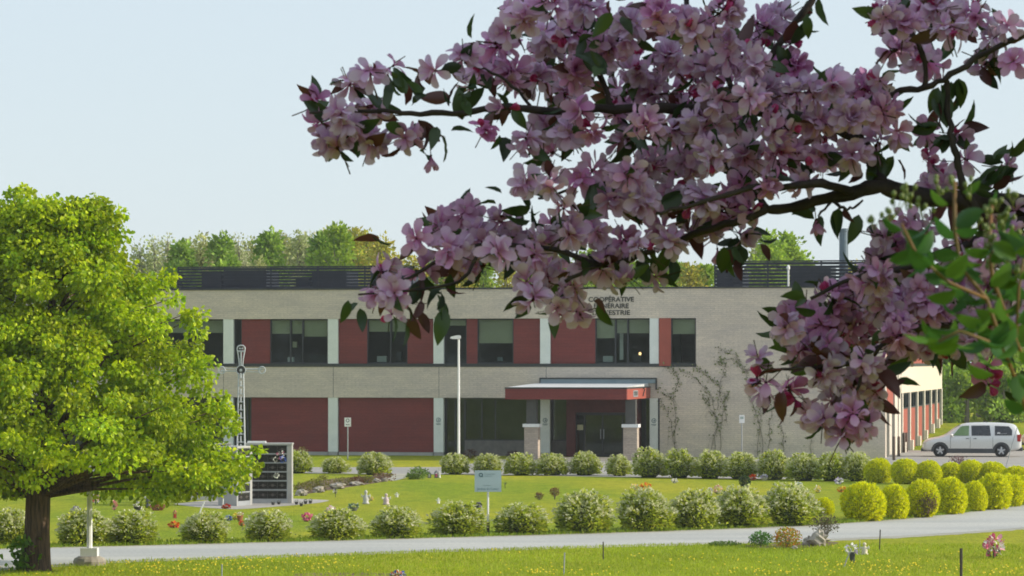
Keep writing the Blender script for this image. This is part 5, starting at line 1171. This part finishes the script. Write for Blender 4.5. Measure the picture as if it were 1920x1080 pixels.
def flowers_at(nb_, c, n, rad, up, bud=0.06, tone=1.0, pinkness=0.0, minr=.35):
    c = np.asarray(c); cpk = grng.choice([0, .05, .18, .42], p=[.35,.3,.2,.15])
    d = grng.normal(size=(n,3)); d /= np.linalg.norm(d, axis=1, keepdims=True); d = d + np.array([0,-.55,.10])*1.0; d /= np.linalg.norm(d, axis=1, keepdims=True)
    P = c + d*rad*grng.uniform(minr, 1, (n,1))
    Z = d + grng.normal(size=(n,3))*.32
    R_ = frames(Z)
    sc_ = .0222*np.clip(1+grng.normal(size=n)*.10, .78, 1.25)
    for i in range(n):
        isb = grng.random() < bud
        tv, tf, tc = (BUDS[grng.integers(2)] if isb else OPEN[grng.integers(len(OPEN))])
        if isb: s1 = sc_[i]*.62
        else: s1 = sc_[i]
        pk = np.clip(grng.beta(1.2, 2.6)*.8+pinkness+cpk, 0, 1.15)
        col = np.array([[1.0-.04*pk, 1-.46*pk, 1-.20*pk]])*tone*grng.uniform(.78, 1.10)
        nb_.inst(tv, tf, R_[i:i+1], P[i:i+1], s1, col, tc)
def leaves_at(c, n, rad, bronze=.35, size=.034):
    d = grng.normal(size=(n,3)); d /= np.linalg.norm(d, axis=1, keepdims=True)
    P = np.asarray(c) + d*rad*grng.uniform(.1, .6, (n,1)) + np.array([0,.008,0])
    w_ = [1-bronze, 1-bronze, bronze, bronze, .5]
    leaves(lf_b, P, d*.9+np.array([0,-.1,-.15]), size, colmix(n, LEAFC, w_, .15), ALV, ALF, sj=.18)
for i, (px, py, r, kd) in enumerate(CL):
    d = AD + grng.uniform(-.10, .10) + (.12 if kd == 1 else 0); c = ap(px, py, d); R_m = r*PXM*d
    nbx = NB()
    if kd == 'b':
        if r > 13: flowers_at(nbx, c, 2, R_m*.5, 0, .0, 1, .8); flowers_at(nbx, c, 2, R_m*.6, 0, 1.0)
        else: flowers_at(nbx, c, 2, R_m*.5, 0, 1.0)
    elif kd == 'h':
        tv, tf, tc = OPEN[6]; q = np.array(c)
        nbx.inst(tv, tf, frames(np.array([[.1,-.1,-1.0]])), np.array([q]), .020, np.array([[.9,.62,.72]]), tc)
    else:
        n = max(2, int(round((max(r-12, 6)/15.0)**2*1.75+2.0))); n = min(n, 11)
        flowers_at(nbx, c, n, max(R_m-.014, .006), 0, .09 if kd == 0 else .16, 1, .6 if kd == 'p' else 0.0)
    leaves_at(c, (5 if kd == 1 else 1+(i % 2) if r > 22 else 1), R_m*1.05, .35)
    clusters.append((n if kd in (0,1,'p') else 1, r, nbx))
# deeper layers that close the bough behind the front clusters
deep = [(c[0], c[1], c[2]) for c in CL if c[2] >= 32 and c[3] in (0,1,'p')]
back_b = NB()
for (px, py, r) in deep:
    d = AD + grng.uniform(.16, .45); f = d/AD
    c = ap(px+grng.uniform(-14,14), py+grng.uniform(-10,10), d)
    flowers_at(back_b, c, 6, r*.7*PXM*d, 0, .08, .95, .1); leaves_at(c, 4, r*PXM*d, .4, .040)
order = sorted(range(len(clusters)), key=lambda k: -clusters[k][1])
for k in order[:97]: clusters[k][2].build('blossom_cluster', M['petal'], atree, True)
rest = NB()
for k in order[97:]:
    b_ = clusters[k][2]
    if not b_.v: continue
    off0 = rest.k
    for v in b_.v: rest.v.append(v)
    for c_ in b_.c: rest.c.append(c_)
    for l in b_.l: rest.l.append(l+off0)
    rest.n += b_.n; rest.m += b_.m; rest.k += b_.k
for v in back_b.v: rest.v.append(v)
for c_ in back_b.c: rest.c.append(c_)
for l in back_b.l: rest.l.append(l+rest.k)
rest.n += back_b.n; rest.m += back_b.m; rest.k += back_b.k
rest.build('blossoms', M['petal'], atree, True, kind='stuff')
# named leaf sprays seen against the sky / wall
SPR = [(600,211,1,-1,.05),(610,205,3,-1,.2),(660,255,2,0,-1),(800,160,5,-.3,.8),(770,190,5,0,.4),(830,235,4,.2,-.8),(870,180,6,0,.5),(790,230,4,0,-1),(945,255,2,.1,-1),(945,195,5,0,-.4),(860,205,5,0,.5),(750,170,4,-.6,.6),(720,200,4,0,.4),(895,70,1,0,1),(1000,430,6,0,0),(930,375,2,-1,.1),(1000,395,4,0,.3),(1080,400,5,.6,-.3),(1100,470,3,0,-1),(720,465,2,-1,.2),(672,570,3,-.5,-1),(820,560,3,.2,-1),(790,570,2,0,-1),(770,590,2,.3,-1),(830,535,4,.4,-.3),(1110,580,2,.1,-1),(1260,480,2,.4,-1),(1380,460,4,0,-1),(1360,470,2,0,-1),(1420,430,2,.7,-.3),(1240,490,3,0,-1),(1565,405,2,-.3,-1),(1600,400,2,.5,-1),(1540,400,2,-.3,-.6),(1850,120,5,.4,-.5),(1790,150,6,0,-1),(1760,170,4,.3,-1),(1750,240,4,-1,.2),(1810,240,2,.7,.1),(1780,250,3,0,.4),(1860,300,3,1,.5),(1890,290,2,1,.6),(1870,330,5,1,.2),(1850,350,6,.6,.2),(1820,360,4,.6,.3),(1525,10,4,.2,-.8),(1500,40,4,.2,-.7),(1470,90,4,0,-1),(1470,740,3,-.2,-1),(1500,690,4,-.3,-.3),(1530,660,6,0,0),(1650,690,3,.8,-.1),(1670,720,2,.9,-.4),(1570,680,5,0,0),(1890,730,3,.6,-1),(1900,690,3,.4,-1),(1520,560,3,-.6,-.2),(1540,640,4,0,-.3),(1400,220,5,0,-1),(1180,250,4,0,-1),(1290,390,5,0,0),(1240,400,5,0,0),(1340,210,5,0,0),(1120,130,4,0,0),(1250,220,4,0,-1),(1060,210,5,0,-.5),(1650,300,5,.3,-.8),(1600,310,4,0,-.4),(1120,380,3,0,0),(1170,490,4,0,-1),(1205,470,4,0,-1),(1640,455,3,0,0),(1750,500,5,0,0),(1700,530,5,0,0),(1640,600,5,0,0),(1160,20,5,0,0),(1090,90,4,0,0),(1330,80,5,0,0)]
for (px, py, n, dx, dz) in SPR:
    d = AD + grng.uniform(-.06, .12); c = np.array(ap(px, py, d))
    P = c + grng.normal(size=(n,3))*np.array([.008,.01,.008])
    D = np.tile(np.array([dx, -.1, dz]), (n,1)) + grng.normal(size=(n,3))*.45
    leaves(lf_b, P, D, .035, colmix(n, LEAFC, [1,1,.45,.45,.6], .15), ALV, ALF, sj=.2)
lf_b.build('leaves', M['appleleaf'], atree, True, kind='stuff')
# the rest of the crown, above and to the right of the picture (it shades the boughs in view)
cr = NB(); N = 30000; g = np.random.default_rng(4)
cc = g.normal(size=(520,3)); cc /= np.linalg.norm(cc, axis=1, keepdims=True); cc = cc*g.random((520,1))**.4*np.array([2.1,2.0,1.7]) + np.array([3.35,5.1,6.15])
cc = cc[(cc[:, 0] > .1455*cc[:, 1] + .32) | (cc[:, 2] > 4.9+.103*cc[:, 1]+.32)]
idx = g.integers(len(cc), size=N); P = cc[idx] + g.normal(size=(N,3))*.10
keep = (P[:, 0] > .1455*P[:, 1] + .05) | (P[:, 2] > 4.9+.103*P[:, 1]+.05); P = P[keep]; N = len(P)
cols = colmix(N, [(.05,.10,.025),(.62,.42,.55),(.08,.05,.03)], [5,3,1], .15)
leaves(cr, P-np.array(AO), rdir(N), .06, cols, LV2, LF2)
cr.build('crown', M['appleleaf'], atree)

# ================================================================== leafy shrub close to the camera
ND = 3.0
sh = empty('honeysuckle_shrub', (.62, 3.15, gz(.62, 3.15)), 0, 'fresh green shrub with orange stems and tiny buds, closest to the camera at right', 'shrub')
SO = Vector(sh.location)
def np_(px, py, d=ND):
    x, y, z = at(px, py, d); return (x-SO.x, y-SO.y, z-SO.z)
STM = surf('orange_stem', (.20,.10,.035), (.12,.10,.03), 30, .6)
stems = [[(1960,1000,3.1),(1950,860,3.1),(1915,740,3.05),(1880,650,3.0),(1850,560,3.0),(1800,500,3.0),(1790,430,3.0),(1790,340,3.0)],
 [(1990,900,3.15),(1960,760,3.1),(1905,640,3.05),(1860,520,3.0),(1855,450,3.02),(1860,380,3.02)],
 [(1850,560,3.0),(1780,530,2.98),(1720,480,2.96),(1690,420,2.96)],[(1905,640,3.05),(1910,540,3.05),(1925,450,3.05)],[(1880,650,3.0),(1800,620,2.98),(1760,640,2.98)]]
base = [(0,0,-.1),(.02,-.02,.5)]
for s_ in stems:
    P = [np_(*p) for p in s_]
    if s_[0][0] > 1955: P = base + P
    q = NB(); q.tube(P, [.009 if s_[0][0] > 1955 else .0022]*2 + [.0017]*(len(P)-2) if s_[0][0] > 1955 else [.0014]*len(P), 7); q.build('stem', STM, sh, True)
def oval_tpl():
    V = []; nu = 7
    for i in range(nu):
        u = i/(nu-1); hw = .30*sin(pi*(u**.85))**.65 if 0 < u < 1 else .004
        for j in range(3): v = j-1; V.append((v*hw, u, .10*abs(v)*hw*4-.22*u*u))
    return np.array(V), [(i*3+j, i*3+j+1, (i+1)*3+j+1, (i+1)*3+j) for i in range(nu-1) for j in range(2)]
OV, OF = oval_tpl()
NL = [(1800,440,-.9,.6,46),(1795,430,1,.7,44),(1790,500,-1,.1,40),(1730,510,0,.9,36),(1850,600,-.9,.1,44),(1870,590,.6,.3,42),(1790,545,-1,-.3,50),(1800,560,1,-.2,40),(1850,530,-.8,.6,38),(1860,540,.9,.9,44),(1880,600,-1,.1,52),(1870,640,.3,-.8,46),(1900,640,-.6,-.7,48),(1905,700,.4,-.9,44),(1860,700,-1,.2,40),(1800,640,-1,-.25,42),(1740,630,-1,-.1,40),(1930,560,-.7,.5,44),(1930,480,-.4,.9,36),(1900,470,.9,.4,38),(1690,430,-1,.4,32),(1700,450,.3,-1,30),(1750,470,1,-.2,34),(1840,400,.8,.8,36),(1760,560,.3,-.6,34),(1915,700,-.2,-1,50),(1925,640,1,0,44),(1890,500,-.4,.8,40),(1900,550,-1,-.2,36),(1830,660,.5,-.9,36),(1850,470,-.9,-.1,34),(1780,390,-.8,.5,30),(1800,360,.8,.4,28),(1870,430,.4,.9,30),(1930,730,-.8,.2,42),(1895,670,-.2,.9,44),(1940,600,-.9,-.6,46),(1880,560,.1,-1,40)]
rs = random.Random(5)
for _ in range(80):
    s0 = rs.choice(stems); i0 = rs.randrange(len(s0)-1); t0 = rs.random(); a0 = s0[i0][0]*(1-t0)+s0[i0+1][0]*t0; b0 = s0[i0][1]*(1-t0)+s0[i0+1][1]*t0
    if 350 < b0 < 800 and a0 < 1960: NL.append((a0, b0, rs.choice((-1,1))*rs.uniform(.3,1), rs.uniform(-.8,.8), rs.uniform(28,46)))
lb_ = NB(); k_ = len(NL)
P = np.array([np_(a+random.uniform(-6,6), b_+random.uniform(-6,6), 3.0+random.uniform(-.05,.1)) for a, b_, _, _, _ in NL])
D = np.array([(dx, random.uniform(-.6,.1), dz) for _, _, dx, dz, _ in NL])
g = np.random.default_rng(2); R_ = yframes(D, np.tile(np.array([[.0,.45,1.]]), (k_,1))*-1+g.normal(size=(k_,3))*.35)
lb_.inst(OV, OF, R_, P, np.array([min(q[4],40)*.66 for q in NL])/1000., colmix(k_, [(.045,.14,.03),(.08,.18,.025),(.035,.10,.035)], [2,2,1.2], .1))
lb_.build('leaves', M['appleleaf'], sh, True, kind='stuff')
bb = NB(); BP = [(1700,370),(1730,385),(1665,395),(1680,380),(1790,335),(1760,345),(1820,350),(1850,385),(1870,370),(1890,390),(1880,410),(1900,360),(1860,455),(1890,470),(1880,430),(1910,440),(1845,440),(1820,420),(1905,500),(1865,500),(1640,405),(1705,360)]
for a, b_ in BP:
    c = np.array(np_(a, b_, 3.0+random.uniform(-.04,.06)))
    for _ in range(4):
        q = c + np.random.default_rng(random.randrange(99999)).normal(size=3)*.0045; bb.blob(tuple(q), (.0022,.0022,.003), 1, .0, 0, (.18,.24,.06), 6, 4); bb.tube([tuple(c+np.array([0,0,-.012])), tuple(q)], .0005, 3, 0, (.25,.3,.08))
bb.build('buds', M['appleleaf'], sh, True, kind='stuff')

# ================================================================== grass tufts, dandelions and the wood behind the camera
g = np.random.default_rng(8)
gb = NB(); N = 80000; X = g.uniform(-15, 15, N); Y = g.uniform(79, 93.5, N)**1.0
nearY = np.interp(X, [gp(*p)[0] for p in nearE], [gp(*p)[1] for p in nearE])
ok = Y < nearY - .05 + g.normal(size=N)*.12; X, Y = X[ok], Y[ok]; N = len(X)
P = np.stack([X, Y, np.zeros(N)], 1); D = np.stack([g.normal(size=N)*.5, g.normal(size=N)*.5, np.ones(N)], 1)
patch_ = .95+.12*np.sin(X*.9+Y*.3)*np.sin(Y*.8+1)
leaves(gb, P, D, .062, colmix(N, [(.33,.43,.02),(.39,.47,.025),(.28,.38,.02)], [3,3,2], .08)*patch_[:, None], np.array([(-.10,0,0),(.10,0,0),(.05,.9,.05),(-.05,1,.1)]), [(0,1,2,3)])
# a few along the far road edge and under the hedges
N = 16000; X = g.uniform(-16, 18, N); fy_ = np.interp(X, [gp(*p)[0] for p in farE], [gp(*p)[1] for p in farE]); Y = fy_ + np.abs(g.normal(size=N))*1.1 + .05
leaves(gb, np.stack([X, Y, np.zeros(N)], 1), np.stack([g.normal(size=N)*.5, g.normal(size=N)*.5, np.ones(N)], 1), .085, colmix(N, [(.22,.33,.02),(.34,.42,.03),(.15,.25,.02)], [3,3,2], .15), np.array([(-.10,0,0),(.10,0,0),(.05,.9,.05),(-.05,1,.1)]), [(0,1,2,3)])
gb.build('grass', M['bushleaf'], None, kind='stuff')
db = NB(); N = 620; cx_ = g.uniform(-14, 14, 22); cyy = g.uniform(80, 86, 22); i_ = g.integers(22, size=N)
X = np.where(m_ := (g.random(N) < .85), cx_[i_]+g.normal(size=N)*.8, g.uniform(-14, 14, N)); Y = np.where(m_, cyy[i_]+g.normal(size=N)*.9, g.uniform(80, 92, N))
ny = np.interp(X, [gp(*p)[0] for p in nearE], [gp(*p)[1] for p in nearE]); ok = (Y < ny-.2) & (Y > 79.2); X, Y = X[ok], Y[ok]; N = len(X)
dv = []; df = []
for i in range(8): dv.append((.5*cos(2*pi*i/8), .5*sin(2*pi*i/8), 0))
dv += [(0,0,.35)]; df = [(i, (i+1)%8, 8) for i in range(8)]
db.inst(np.array(dv), df, frames(np.stack([g.normal(size=N)*.3, -np.abs(g.normal(size=N))*.6, np.ones(N)], 1)), np.stack([X, Y, np.full(N, .07)], 1), .04*(1+.3*g.random(N)), np.tile(np.array([[.80,.62,.02]]), (N,1)))
db.build('dandelions', M['orn'], None, kind='stuff')
fw = NB(); g = np.random.default_rng(12); N = 42000; cc = np.stack([g.uniform(-230, 60, 1300), g.uniform(-62, -44, 1300), 3.2+16*g.random(1300)**1.1], 1)
P = cc[g.integers(1300, size=N)] + g.normal(size=(N,3))*1.3
leaves(fw, P, rdir(N), 1.1, colmix(N, [(.06,.12,.02),(.09,.17,.03),(.12,.2,.04)], [1,1,1], .2), LV2, LF2)
fw.build('far_wood', M['farleaf'], None, kind='stuff')

# ------------------------------------------------------------------ thin spring haze
hb = NB(); hb.box((-300, -75, -2), (320, 330, 30)); 
hm = bpy.data.materials.new('haze_air'); hm.use_nodes = True; hn = hm.node_tree; hn.nodes.clear()
hv = hn.nodes.new('ShaderNodeVolumePrincipled'); hv.inputs['Color'].default_value = (.92, .96, 1, 1); hv.inputs['Density'].default_value = .00022; hv.inputs['Anisotropy'].default_value = .2
ho = hn.nodes.new('ShaderNodeOutputMaterial'); hn.links.new(hv.outputs[0], ho.inputs['Volume'])
hb.build('haze', hm, None, kind='stuff')
